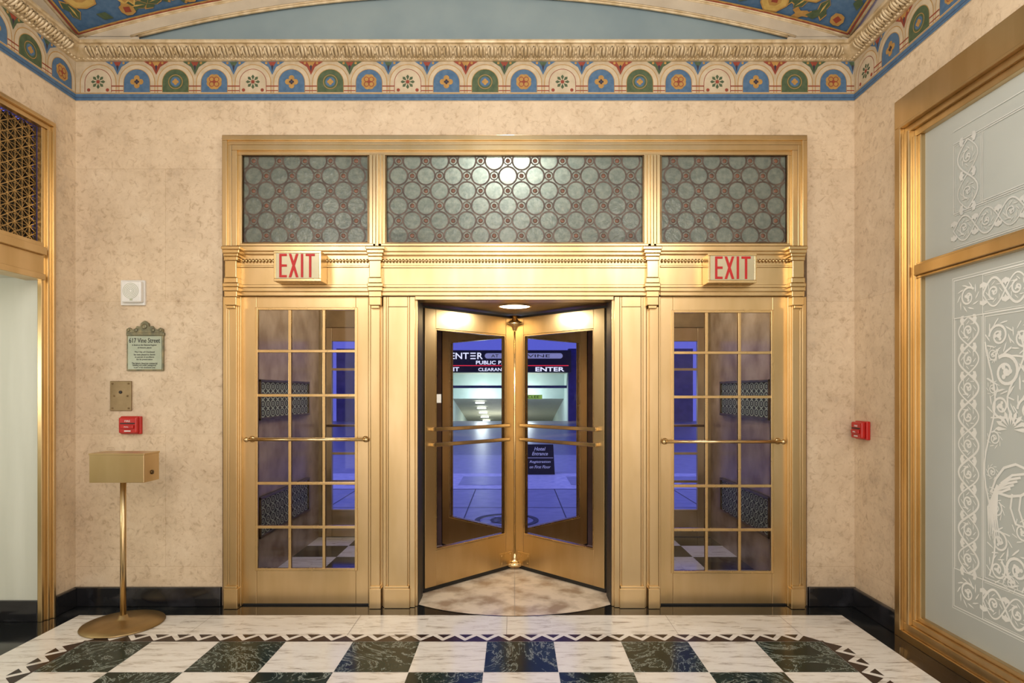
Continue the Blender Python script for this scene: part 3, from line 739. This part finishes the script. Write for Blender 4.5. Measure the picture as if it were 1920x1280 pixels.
def seg(ax,ay,dx,dy,wd,off):
    t0,t1=-9,9
    for p,d,lo,hi in ((ax,dx,u0,u1),(ay,dy,z0,z1)):
        if abs(d)<1e-9:
            if p<lo or p>hi: return
            continue
        a=(lo-p)/d;b2=(hi-p)/d
        if a>b2:a,b2=b2,a
        t0=max(t0,a);t1=min(t1,b2)
    if t1-t0<.02: return
    nx_,ny_=-dy*wd/2,dx*wd/2
    p=[(ax+dx*t0+nx_,ay+dy*t0+ny_),(ax+dx*t1+nx_,ay+dy*t1+ny_),(ax+dx*t1-nx_,ay+dy*t1-ny_),(ax+dx*t0-nx_,ay+dy*t0-ny_)]
    g.slab(p,fn,0,off)
for i in range(60):
    if u0+i*sp<u1: seg(u0+i*sp,z0,0,1,.006,.012)
for k_,ang in enumerate((30,-30)):
    a=math.radians(ang); dx,dy=math.cos(a),math.sin(a)
    for i in range(-34,54): seg(u0,z0+i*sp/math.cos(a),dx,dy,.006,.011-.0007*k_)
for k_,ang in enumerate((0,60,-60)):
    a=math.radians(ang); dx,dy=math.cos(a),math.sin(a)
    for i in range(-60,60): 
        if ang==0: seg(u0,z0+i*sp*.866,1,0,.003,.009)
        else: seg(u0+i*sp*2,z0,dx,dy,.003,.008-.0007*k_)
g.build('star_grille','gold_dim',root)
w=MB(); w.box(-4.7,XL-.025,-.29,-.17,.135,2.3); w.box(-4.7,-4.6,-2.3,-.29,0,2.3)
w.box(-4.6,XL-.15,-2.3,-2.1,0,2.3)
structure(w.build('wall_passage','panel'),'pale satin panel lining the passage beyond the left opening','wall')
w=MB(); w.box(-4.7,XL-.12,-2.3,-.17,2.22,2.4); structure(w.build('ceiling_passage','panel'),'flat pale ceiling of the side passage','ceiling')
b=MB(); b.box(-4.6,XL-.025,-.31,-.17,0,.135); structure(b.build('baseboard_passage','base',bevel=.005),'black marble base under the pale passage panel','baseboard')

# ================================================================ RIGHT ETCHED WINDOW
root=empty('window_4',(XR,-1.8,0)); structure(root,'tall frosted window with etched scrollwork and birds in a brass frame','window')
f=MB()
def rf_(u0,u1,z0,z1,pr,back=.10): f.box(XR-pr,XR+back,-u1,-u0,z0,z1)
U1=3.0
for a,b_,pr,zt_,zb_ in ((.505,.56,.035,3.08,0),(.56,.572,.045,3.065,.05),(.572,.61,.02,3.03,.10),(.61,.63,.03,3.03,.10),(.63,.652,.005,2.99,.135),(.652,.675,-.012,2.99,.135)):
    rf_(a,b_,zb_,zt_,pr); rf_(U1-b_+.505,U1-a+.505,zb_,zt_,pr)
rf_(.505,U1,3.08,3.25,.036); rf_(.56,U1-.055,3.065,3.08,.045); rf_(.572,U1-.067,3.03,3.065,.015); rf_(.63,U1-.12,2.99,3.03,-.005)
for a,b_,pr in ((2.15,2.165,.0),(2.165,2.225,.02),(2.225,2.24,.001)): rf_(.652,U1-.147,a,b_,pr-.006)
for a,b_,pr,ua in ((0,.05,.036,.56),(.05,.10,.021,.572),(.10,.135,.006,.63),(.135,.16,-.011,.652)): rf_(ua,U1-ua+.505,a,b_,pr)
f.build('window_frame','gold_frame',root,bevel=.003)
gx=XR+.04
for nm,a,b_ in (('lower_pane',.15,2.16),('upper_pane',2.23,3.0)):
    g=MB(); g.add([(gx,-.66,a),(gx,-U1+.14,a),(gx,-U1+.14,b_),(gx,-.66,b_)],[(0,1,2,3)]); g.build(nm,'fglass',root)
e=MB(); fe=lambda u,v,o:(gx-o,-u,v)
CN=[0]
def nxt(): CN[0]+=1; return .0015+CN[0]*3e-6
def S_(pts,w=.007): e.stroke(pts,w,fe,nxt())
def P_(pts): e.poly(pts,fe,nxt())
def spiral(cu,cz,r,turns=1.6,a0=0,sg=1,w=.012,n=30,leaves=9):
    pts=[];ws=[]
    for i in range(n+1):
        t=i/n; rr=r*(1-t*.88); a=a0+sg*turns*2*PI*t
        pts.append((cu+rr*math.cos(a),cz+rr*math.sin(a))); ws.append(w*(1-.45*t))
    e.stroke(pts,ws,fe,nxt())
    for k in range(leaves):
        a=a0+sg*(k+.5)*2*PI/leaves; c0=(cu+r*math.cos(a),cz+r*math.sin(a)); q=a+sg*.5
        tip=(cu+(r*1.5)*math.cos(q),cz+(r*1.5)*math.sin(q)); nx_,ny_=-math.sin(a)*r*.24,math.cos(a)*r*.24
        mid=((c0[0]*.4+tip[0]*.6),(c0[1]*.4+tip[1]*.6))
        P_([(c0[0]-nx_*.5,c0[1]-ny_*.5),(mid[0]-nx_,mid[1]-ny_),tip,(mid[0]+nx_*.6,mid[1]+ny_*.6),(c0[0]+nx_*.5,c0[1]+ny_*.5)])
    P_(circ(cu,cz,r*.20,10))
    for k in range(3):
        a=a0+k*2*PI/3; P_(circ(cu+r*.32*math.cos(a),cz+r*.32*math.sin(a),r*.15,8))
def rectline(u0,u1,z0,z1,w=.008):
    o_=nxt(); e.stroke([(u0,z0),(u1,z0),(u1,z1),(u0,z1)],w,fe,o_,0,True)
def band(u0,u1,z0,z1,wt=1.0):
    rectline(u0,u1,z0,z1,.007*wt); rectline(u0+.010,u1-.010,z0+.010,z1-.010,.003)
    vert=z1-z0>u1-u0
    Ln=(z1-z0) if vert else (u1-u0); wid=(u1-u0) if vert else (z1-z0)
    n=max(1,round(Ln/.15)); hw=wid/2-.018
    def mp(a,b): return ((u0+u1)/2+b,z0+a) if vert else (u0+a,(z0+z1)/2+b)
    for ph in (1,-1):
        S_([mp(Ln*i/(12*n),ph*hw*.85*math.sin(PI*i/12)) for i in range(12*n+1)],(.012 if ph==1 else .008)*wt)
    for i in range(n):
        c_=mp(Ln*(i+.5)/n,0); spiral(c_[0],c_[1],hw*.44,1.3,(PI/2 if i%2 else -PI/2),1 if i%2 else -1,.012*wt,18,8)
    for i in range(n+1):
        for sg in (-1,1):
            c_=mp(Ln*i/n*.985+.004,sg*hw*.72)
            for k in range(3):
                a=(k-1)*.7+(PI/2 if not vert else 0)*1; a+= (PI if sg<0 else 0)
                d=(math.cos(a),math.sin(a)); l=.038
                P_([c_,(c_[0]-l*.6*d[0]-.3*l*d[1],c_[1]-l*.6*d[1]+.3*l*d[0]),(c_[0]-l*d[0],c_[1]-l*d[1]),(c_[0]-l*.6*d[0]+.3*l*d[1],c_[1]-l*.6*d[1]-.3*l*d[0])])
a0,a1,b0,b1=.915,2.62,.317,2.085; bw=.205
rectline(a0-.014,a1+.014,b0-.014,b1+.014,.005)
band(a0,a0+bw,b0+bw,b1-bw); band(a1-bw,a1,b0+bw,b1-bw); band(a0+bw,a1-bw,b0,b0+bw); band(a0+bw,a1-bw,b1-bw,b1)
for cu in (a0,a1-bw):
    for cz in (b0,b1-bw): rectline(cu,cu+bw,cz,cz+bw,.007); spiral(cu+bw/2,cz+bw/2,.055,1.5,.7,1,.012,24,10)
uc=(a0+a1)/2; iu0=a0+bw+.015; iu1=a1-bw-.015; iz0=b0+bw+.015; iz1=b1-bw-.015
rectline(iu0,iu1,iz0,iz1,.006)
for sg in (-1,1):
    q=lambda d: uc+sg*d
    big=[(.545,1.76,.060,0),(.40,1.74,.055,2),(.26,1.77,.05,4),(.12,1.76,.055,1),(.50,1.58,.085,1),(.30,1.57,.075,3),(.12,1.58,.06,5),(.53,1.41,.060,4),(.37,1.40,.06,0),
         (.55,.60,.050,2),(.43,.63,.07,5),(.27,.62,.06,1),(.13,.60,.05,3),(.54,.74,.055,1),(.24,.80,.06,2),(.56,.90,.04,2),(.57,1.25,.035,1),(.24,1.28,.055,2),
         (.40,.82,.045,3),(.58,1.50,.03,2),(.58,1.67,.03,4),(.22,1.44,.05,1),(.585,1.08,.028,5),(.585,.98,.022,1),(.47,.50+.06,.035,0)]
    for d,z,r,a in big:
        spiral(q(d),z,r,1.7,a if sg>0 else PI-a,sg,r*.22,34)
    S_([(q(.60-.035*math.sin(i*.5)),.56+i*.056) for i in range(22)],.010)
    S_([(q(.20+.07*math.sin(i*.45)),.62+i*.055) for i in range(21)],.011)
    S_([(q(.44+.05*math.sin(i*.6)),1.32+i*.045) for i in range(11)],.011)
    bu,bz=q(.44),1.05
    body=[(-.10,.02),(-.06,.07),(0,.085),(.07,.06),(.12,.0),(.15,-.07),(.10,-.07),(.04,-.075),(-.03,-.06),(-.08,-.03)]
    o_=nxt(); e.stroke([(bu+sg*x_,bz+z_) for x_,z_ in body],.013,fe,o_,0,True)
    for k in range(5): S_([(bu+sg*(-.05+.02*k),bz+.045-.02*k),(bu+sg*(.02+.015*k),bz+.03-.022*k),(bu+sg*(.09+.01*k),bz-.02-.012*k)],.012)
    nk=[(-.085,.02),(-.12,.07),(-.115,.12),(-.09,.16),(-.10,.20),(-.13,.215)]
    e.stroke([(bu+sg*x_,bz+z_) for x_,z_ in nk],[.045,.036,.026,.022,.030,.028],fe,nxt())
    P_([(bu+sg*(-.14),bz+.228),(bu+sg*(-.20),bz+.205),(bu+sg*(-.14),bz+.200)])
    for k in range(6):
        a=-.9-.12*k; e.stroke([(bu+sg*.11,bz-.03),(bu+sg*(.11+.10*math.cos(a)),bz-.03+.16*math.sin(a)),(bu+sg*(.11+.12*math.cos(a-.2)),bz-.03+.28*math.sin(a-.2))],[.014,.011,.005],fe,nxt())
    for k in (-.03,.02): S_([(bu+sg*k,bz-.06),(bu+sg*(k+.01),bz-.13),(bu+sg*(k-.02),bz-.20),(bu+sg*(k-.05),bz-.205)],.011)
    cu=uc+sg*.47; cz=1.30
    for i in range(9):
        a=-.2+(PI+.4)*(i+.5)/9; P_([(cu+.02*math.cos(a),cz+.02*math.sin(a)),(cu+.075*math.cos(a-.14),cz+.075*math.sin(a-.14)),(cu+.095*math.cos(a),cz+.095*math.sin(a)),(cu+.075*math.cos(a+.14),cz+.075*math.sin(a+.14))])
P_([(uc-.03,.62),(uc+.03,.62),(uc+.05,.70),(uc+.10,.85),(uc+.12,1.0),(uc+.08,1.08),(uc-.08,1.08),(uc-.12,1.0),(uc-.10,.85),(uc-.05,.70)])
for i in range(11):
    a=PI*(i+.5)/11; P_([(uc+.06*math.cos(a),1.12+.06*math.sin(a)),(uc+.17*math.cos(a-.1),1.12+.17*math.sin(a-.1)),(uc+.22*math.cos(a),1.12+.22*math.sin(a)),(uc+.17*math.cos(a+.1),1.12+.17*math.sin(a+.1))])
e.build('etched_scrollwork','etch',root)
e=MB()
band(a0,a0+bw,2.26+.19,2.82,.7); band(a1-bw,a1,2.26+.19,2.82,.7); band(a0,a1,2.26,2.26+.19,.7)
rectline(a0+bw+.01,a1-bw-.01,2.46,2.82,.005); rectline(a0,a1,2.83,2.90,.004)
e.build('etched_border','etch2',root)
w=MB(); w.box(XR+.55,XR+.6,-3.2,-.2,0,3.4); w.box(XR+.15,XR+.6,-.5,-.45,0,3.4); w.box(XR+.15,XR+.6,-3.1,-3.05,0,3.4); w.box(XR+.15,XR+.6,-3.2,-.2,3.3,3.35); w.box(XR+.15,XR+.6,-3.2,-.2,-.05,0)  # unseen light box added to close in the back light of the etched window
structure(w.build('window_light_box','vceil'),'unseen pale light box behind the frosted window','wall')

# ================================================================ WALL ITEMS
def exit_sign(p0,p1,q0,q1,label,yb):
    y=-.165; cx_=X((p0+p1)/2,y); root=empty('exit_sign',(cx_,yb,Z(q1,y))); tag(root,label,'exit sign','lit exit signs on the brass lintel')
    h=MB(); h.pb(p0,p1,q0,q1,y,yb); h.build('housing','gold',root,bevel=.004)
    h=MB(); h.pb(p0+4,p1-4,q0+4,q1-5,y-.004,y); h.build('face_plate','exitface',root,bevel=.002)
    h=MB(); 
    for a,b_,c_,d_ in ((p0,p1,q0,q0+4),(p0,p1,q1-5,q1),(p0,p0+4,q0+4,q1-5),(p1-4,p1,q0+4,q1-5)): h.pb(a,b_,c_,d_,y-.008,y)
    h.build('face_frame','bar',root,bevel=.002)
    S=(D+y)/F
    hh=(q1-q0-13)*S; zc=Z((q0+q1)/2-.5,y)
    h=MB()
    tot=[('E',14),('X',18),('I',6),('T',17)]; gap=3.8; W=sum(a for _,a in tot)+gap*3; u=cx_-W*S/2
    th_=4.2*S; fn=lambda a,b_,o:(a,y-.004-o,b_)
    z0=zc-hh/2; z1=zc+hh/2
    for ch,wd in tot:
        w_=wd*S
        if ch=='E':
            h.slab(rect(u,u+th_,z0,z1),fn,0,.004)
            for a,b_ in ((z0,z0+th_),(zc-th_/2,zc+th_/2),(z1-th_,z1)): h.slab(rect(u+th_,u+w_,a,b_),fn,0,.004)
        elif ch=='X':
            h.slab([(u,z1),(u+th_*1.1,z1),(u+w_,z0),(u+w_-th_*1.1,z0)],fn,0,.004); h.slab([(u+w_-th_*1.1,z1),(u+w_,z1),(u+th_*1.1,z0),(u,z0)],fn,0,.0042)
        elif ch=='I': h.slab(rect(u+w_/2-th_/2,u+w_/2+th_/2,z0,z1),fn,0,.004)
        else:
            h.slab(rect(u,u+w_,z1-th_,z1),fn,0,.004); h.slab(rect(u+w_/2-th_/2,u+w_/2+th_/2,z0,z1-th_),fn,0,.004)
        u+=w_+gap*S
    h.build('letters','exitred',root)
exit_sign(513,602,470,527,'brass EXIT sign with red letters over the left door',-.03)
exit_sign(1328,1419,475,530,'brass EXIT sign with red letters over the right door',-.03)

y=-.06
root=empty('alarm_speaker',(X(249,y),0,Z(572,y))); tag(root,'white square fire alarm speaker on the wall above the plaque','alarm speaker')
h=MB(); h.pb(226,271,525,572,-.022,0); h.build('back_plate','white',root,bevel=.004)
h=MB(); h.pb(227,264,527,566,y,-.02); h.build('cover','white',root,bevel=.008)
h=MB(); cx_=X(245,y); cz=Z(545,y)
for i in range(5): h.stroke(circ(cx_,cz,.012+.010*i,24),.003,lambda a,b_,o:(a,y-o,b_),.0015,0,True)
h.pb(243,248,560,563,y-.002,y); h.build('speaker_grille','plaque',root)
y=-.018
root=empty('wall_plaque',(X(271,y),0,Z(695,y))); tag(root,'grey-green metal plaque with crest reading 617 Vine Street','plaque')
h=MB(); h.pb(237,306,627,695,y,0); h.pb(236,307,623,629,y-.006,0); h.build('plate_rim','plaque_b',root,bevel=.004)
h=MB(); h.pb(240,303,630,692,y-.003,y); h.build('face','plaque',root)
h=MB(); fn=lambda a,b_,o:(a,y-o,b_); cx_=X(271.5,y); S=(D+y)/F
prof_=[(-34,0),(-34,8),(-29,11),(-24,7),(-18,9),(-14,14),(-8,13),(-7,19),(-3,22),(0,24),(3,22),(7,19),(8,13),(14,14),(18,9),(24,7),(29,11),(34,8),(34,0)]
h.slab([(cx_+a*S,Z(625,y)+b_*S) for a,b_ in prof_],fn,-.018,.004)
for px,pz,r__ in ((0,13,5),(-30,6,3),(30,6,3),(-16,6,3.5),(16,6,3.5)): h.ball((cx_+px*S,y-.006,Z(625,y)+pz*S),(r__*S,.006,r__*S),0,10,6)
h.build('crest','plaque_b',root)
h=MB(); h.text('617 Vine Street',cx_,Z(638,y),58*S,9*S,y-.003,.001,0,.01); h.build('heading','ink',root)
h=MB()
for t,py,wd in (('Is listed on the National Register',647,46),('of Historic places',652,26),('The City of Cincinnati',660,38),('has been pleased to cherish',665,40),('its pursuit of excellence',669.5,36),('for its preservation',674,30),('This historic American commercial',681,48),('building and public passageway',685,44),('is part of the downtown area',689,40)):
    h.text(t,cx_,Z(py,y),wd*S,3.8*S,y-.003,.0008,0,.01)
h.build('inscription','ink',root)
y=-.012
root=empty('switch_plate',(X(226,y),0,Z(770,y))); tag(root,'blank brass plate with a dark key hole below the plaque','wall plate')
h=MB(); h.pb(206,246,714,770,y,0); h.build('plate','plate',root,bevel=.003)
h=MB(); h.lathe([(.011,0),(.010,.005),(.005,.006)],(X(226,y),y,Z(735,y)),20,0,'y'); h.build('keyhole','black',root)
for a,b_ in ((211,719),(241,719),(211,765),(241,765),(214,742),(239,742)):
    h=MB(); h.lathe([(.006,0),(.006,.003),(.003,.004)],(X(a,y),y,Z(b_,y)),10,0,'y'); h.build('screw','dark_bronze',root)
def pull(name,T,label):
    root=empty(name,T.translation); tag(root,label,'fire alarm','red fire alarm pull stations')
    root.rotation_euler=T.to_euler()
    h=MB(); h.box(-.070,.070,-.028,0,-.062,.062); h.build('back_box','red',root,bevel=.006,local=True)
    h=MB(); h.box(-.063,.063,-.06,-.028,-.054,.056); h.build('cover','red',root,bevel=.010,local=True)
    h=MB(); h.box(-.045,.045,-.072,-.06,-.022,.004); h.build('pull_handle','red',root,bevel=.005,local=True)
    h=MB(); h.text('PULL',0,-.009,.03,.009,-.072,.001); h.build('handle_lettering','white',root,local=True)
    h=MB(); h.text('FIRE',0,.030,.038,.012,-.060,.001); h.build('heading_lettering','white',root,local=True)
    h=MB(); h.box(-.022,.022,-.0615,-.06,-.042,-.034); h.build('white_stripe','white',root,local=True)
    h=MB(); h.box(-.050,.050,-.062,-.06,.010,.018); h.build('dark_slot','black',root,local=True)
pull('fire_alarm_box',Matrix.Translation((X(244,-.03),0,Z(797,-.03))),'red fire alarm pull box above the brass pedestal box')
pull('fire_alarm_box',Matrix.Translation((XR,-.125,Z(806,-.1)))@Matrix.Rotation(-PI/2,4,'Z'),'red fire alarm pull box in the corner right of the doors')

dp=3.91; py_=dp-D; pxx=X(231,py_)
root=empty('pedestal_box',(pxx,py_,0)); tag(root,'brass box on a slim pole with a round base by the left wall','pedestal box')
h=MB(); h.lathe([(.235,0),(.238,.004),(.235,.010),(.15,.020),(.06,.032),(.03,.04),(.024,.06)],(pxx,py_,.002),48); h.build('round_base','gold_dim',root)
h=MB(); h.lathe([(.0175,.035),(.0175,.92)],(pxx,py_,0),20); h.build('pole','gold_frame',root)
y0=py_-.075;y1=py_+.09
h=MB(); h.box(X(167,y0),X(270,y0),y0,y1,Z(905,y0),Z(853,y0)); h.build('box','gold_frame',root,bevel=.003)
h=MB(); h.box(X(167,y0)-.003,X(270,y0)+.003,y0-.003,y1+.003,Z(853,y0),Z(851,y0)+.004); h.build('lid','gold_frame',root,bevel=.002)
h=MB(); zz=Z(885,py_); h.lathe([(.014,0),(.014,-.006),(.008,-.008)],(X(270,y0),py_+.01,zz),16,0,'x'); h.build('lock','dark_bronze',root)

# ================================================================ OUTSIDE
yg=26.7
g=MB(); g.box(-30,30,2.1,yg+.6,-.2,-.001,0); g.box(-30,30,2.1,10.2,-.1,.0,1); g.box(-30,30,yg+.6,60,-4.3,-4.05,0)
g.poly(rect(-30,30,5.1,6.9),fG,.002,2); 
for i in range(-12,13):
    g.poly(rect(i*.6,i*.6+.012,2.1,5.1),fG,.003,3)
for i in range(-8,9):
    if i%2: g.poly(rect(i*.9,i*.9+.9,5.5,6.5),fG,.004,1)
for yy in (3.6,5.1): g.poly(rect(-30,30,yy,yy+.015),fG,.0035,3)
g.stroke(circ(X(950,2.83),2.83,.34,40),.06,fG,.006,3,True); g.stroke(circ(X(950,2.83),2.83,.17,30),.04,fG,.006,3,True)
for k in range(8):
    a=PI*k/4; c0=X(950,2.83); g.poly([(c0+.05*math.cos(a-.5),2.83+.05*math.sin(a-.5)),(c0+.3*math.cos(a),2.83+.3*math.sin(a)),(c0+.05*math.cos(a+.5),2.83+.05*math.sin(a+.5))],fG,.007+.0002*k,3)
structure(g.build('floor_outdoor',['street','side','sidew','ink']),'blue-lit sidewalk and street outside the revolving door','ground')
root=empty('parking_garage',(0,yg,0)); tag(root,'lit parking garage across the street with illuminated lettering over its entrance','building')
xl=X(838,yg); xr=X(1066,yg); zt=Z(698,yg); zs=Z(657,yg)
for u_,v_ in ((-9,xl),(xr,9)):
    a=MB(); a.box(u_,v_,yg,yg+.5,0,zs+.1); a.build('facade_wall','fac',root)
a=MB(); a.box(xl-1.6,xr+.1,yg-.3,yg+.5,zt,zs); a.build('sign_board','ink',root)
a=MB(); a.box(xl-.2,xl,yg+.5,yg+18,-4,zt); a.box(xr,xr+.2,yg+.5,yg+18,-4,zt); a.box(xl,xr,yg+18,yg+18.2,-4,zt); a.build('interior_wall','gar',root)
a=MB(); a.box(xl-.2,xr+.2,yg+.5,yg+18.2,zt,zt+.2); a.build('interior_ceiling','garc',root)
ys0=yg+3; zn=Z(747,ys0); yf=yg+17.5; zf=Z(800,yf)
a=MB(); a.box(xl,xr,ys0-.2,ys0,zn,zt); a.build('upper_wall','gar',root)
a=MB(); a.add([(xl,ys0,zn),(xr,ys0,zn),(xr,yf,zf),(xl,yf,zf),(xl,ys0,zn+.1),(xr,ys0,zn+.1),(xr,yf,zf+.1),(xl,yf,zf+.1)],[(0,1,2,3),(7,6,5,4),(0,4,5,1),(2,6,7,3)]); a.build('sloping_ceiling','garc',root)
a=MB(); a.box(xl,xr,yg+1,yg+1.3,Z(727,yg),Z(722,yg)); a.build('cross_beam','fac',root)
a=MB(); a.box(X(985,yg),X(1018,yg),yg+.8,yg+.85,Z(748,yg),Z(740,yg)); a.build('lime_sign','ylet',root)
a=MB(); a.text('CLEE',X(1001,yg),Z(744,yg),.6,.14,yg+.79,.01); a.build('lime_sign_lettering','ink',root)
S=(D+yg-.3)/F; ys=yg-.31
XX=lambda p:X(p,yg-.3); ZZ=lambda p:Z(p,yg-.3)
for nm,t,px,pz,wd,ht,bo in (('name_lettering','CENT',855,667,48,12,.01),('last_letter','R',900,667,10,12,.01),('public_lettering','PUBLIC',911,679.5,37,7,.015),('parking_lettering','PARKING',958,679.5,47,7,.015),('exit_lettering','EXIT',847,692,28,7.5,.02),('clearance_lettering','CLEARANCE',925,692.5,56,6,.01),('enter_lettering','ENTER',1031,692,54,8,.02)):
    a=MB(); a.text(t,XX(px),ZZ(pz),wd*S,ht*S,ys,.02,0,bo); a.build(nm,'wlet',root)
for pz in (662,667,672):
    a=MB(); a.box(XX(882),XX(892),ys-.02,ys,ZZ(pz+.9),ZZ(pz-.9)); a.build('barred_letter_stroke','wlet',root)
fnb=lambda u,v,o:(u,ys-o,v)
u0,u1=XX(914),XX(1050); zc=ZZ(667); r__=5.0*S
a=MB(); a.slab([(u0,zc-r__),(u1,zc-r__)]+circ(u1,zc,r__,8,-PI/2,PI/2)[1:-1]+[(u1,zc+r__),(u0,zc+r__)]+circ(u0,zc,r__,8,PI/2,3*PI/2)[1:-1],fnb,-.01,.02); a.build('name_strip','strip',root)
for nm,t,px,wd in (('at_lettering','AT',928,14),('number_lettering','617',958,20),('street_lettering','VINE',1010,42)):
    a=MB(); a.text(t,XX(px),zc,wd*S,5.5*S,ys-.02,.02,0,0); a.build(nm,'ink',root)
a=MB(); a.box(XX(800),XX(1066),ys-.02,ys,ZZ(686),ZZ(684.6)); a.build('red_line','rlet',root)
for i in range(6):
    t=.06+.15*i; yy=ys0+(yf-ys0)*t; zz=zn+(zf-zn)*t; cx_=X(900+3*i,yy)
    lt=empty('garage_light',(cx_,yy,zz)); tag(lt,'ceiling lamp in the parking garage, number %s in the row from the entrance'%(['one','two','three','four','five','six'][i]),'ceiling light','garage ceiling lights')
    a=MB(); a.box(cx_-.26,cx_+.26,yy-.08,yy+.08,zz-.14,zz-.06); a.build('lamp_body','lampw',lt,bevel=.02)
ya=11.2-D; cx_=X(1012,ya); S=11.2/F
root=empty('sandwich_board',(cx_,ya,0)); tag(root,'black sandwich board with Hotel Entrance lettering on the sidewalk','sign board')
hb=54*S; wb=27*S
for sg in (-1,1):
    a=MB()
    a.add([(cx_-wb,ya+sg*.18,.005),(cx_+wb,ya+sg*.18,.005),(cx_+wb*.93,ya+sg*.02,hb),(cx_-wb*.93,ya+sg*.02,hb),(cx_-wb,ya+sg*.20,.005),(cx_+wb,ya+sg*.20,.005),(cx_+wb*.93,ya+sg*.04,hb),(cx_-wb*.93,ya+sg*.04,hb)],
      [(0,1,2,3),(7,6,5,4),(0,4,5,1),(1,5,6,2),(2,6,7,3),(3,7,4,0)])
    a.build('board','ink',root)
tl=lambda z:ya-.20+.16*z/hb-.006
for nm,t,zf_,wf,hf in (('first_line','Hotel',.86,.8,.12),('second_line','Entrance',.70,1.1,.12),('third_line','Registration',.42,1.45,.10),('fourth_line','on First Floor',.26,1.45,.10)):
    z=hb*zf_; vs,fs=text_geo(t,.01,.3); a=MB()
    a.add([(cx_+(p[0]-.5)*wb*wf, tl(z+(p[1]-.5)*hb*hf)-p[2]*.002, z+(p[1]-.5)*hb*hf) for p in vs],fs,0); a.build(nm+'_lettering','strip',root)
a=MB(); a.add([(cx_-wb*.9,tl(hb*.55),hb*.55),(cx_+wb*.9,tl(hb*.55),hb*.55),(cx_+wb*.9,tl(hb*.565),hb*.565),(cx_-wb*.9,tl(hb*.565),hb*.565)],[(0,1,2,3)])
a.build('dividing_line','strip',root)

# ================================================================ LIGHTS
def area(name,loc,rot,sx,sy,e,col=(1,.955,.90),shape='RECTANGLE'):
    l=bpy.data.lights.new(name,'AREA'); l.shape=shape; l.size=sx
    if shape=='RECTANGLE': l.size_y=sy
    l.energy=e;l.color=col
    o=bpy.data.objects.new(name,l); COL.objects.link(o); o.location=loc; o.rotation_euler=rot; return o
def point(name,loc,e,r=.1,col=(1,.95,.88)):
    l=bpy.data.lights.new(name,'POINT'); l.energy=e;l.shadow_soft_size=r;l.color=col
    o=bpy.data.objects.new(name,l); COL.objects.link(o); o.location=loc; return o
point('lobby_fill_a',(-1.9,-2.6,3.1),58,.35)  # unseen fill added to brighten the left side and even out the walls
point('lobby_fill_b',(1.3,-2.6,3.1),58,.35)  # matching added fill, unseen, for the right side
point('lobby_lamp_c',(-.1,-2.0,3.3),38,.25)
point('lobby_lamp_d',(-.35,-4.9,3.2),85,.4)
area('rear_fill',(-.35,-6.0,1.9),(math.radians(90),0,0),5.0,3.4,92)  # unseen area light added behind the camera as frontal fill for the brass
point('vestibule_lamp_left',(-1.2,.8,2.7),20,.12)
point('vestibule_lamp_right',(1.2,.8,2.7),20,.12)
point('vestibule_lamp_centre',(-.05,.26,3.16),50,.05,(1,1,.94))
area('drum_lamp',(0,.40,2.122),(0,0,0),.2,.2,10,(1,.93,.8),'DISK')
area('window_back_light',(XR+.5,-1.8,1.8),(0,math.radians(90),0),3.0,2.2,14,(1,1,.97))
point('passage_lamp',(-4.1,-1.5,1.6),24,.3)
for i in range(2): point('garage_lamp',(X(900+90*i,yg),yg+1.8,1.2),110,.3,(.90,1,.92))
point('garage_ramp_lamp',(X(930,yg+9),yg+9,-1.4),160,.3,(1,1,.85))
area('street_blue_area',(0,8,6),(0,0,0),8,6,260,(.38,.42,1))  # wide blue area light facing down over the street
wd=bpy.data.worlds.new('dusk'); scene.world=wd; wd.use_nodes=True; bg=wd.node_tree.nodes['Background']; bg.inputs[0].default_value=(.09,.10,.50,1); bg.inputs[1].default_value=1.35

# ================================================================ CAMERA
cam=bpy.data.cameras.new('camera'); co=bpy.data.objects.new('camera',cam); COL.objects.link(co)
co.location=(0,-D,H); co.rotation_euler=(math.radians(90),0,0)
cam.sensor_width=36; cam.lens=36*F/1920; cam.shift_x=-5/1920; cam.shift_y=95/1920; cam.clip_end=200; cam.clip_start=.05
scene.camera=co
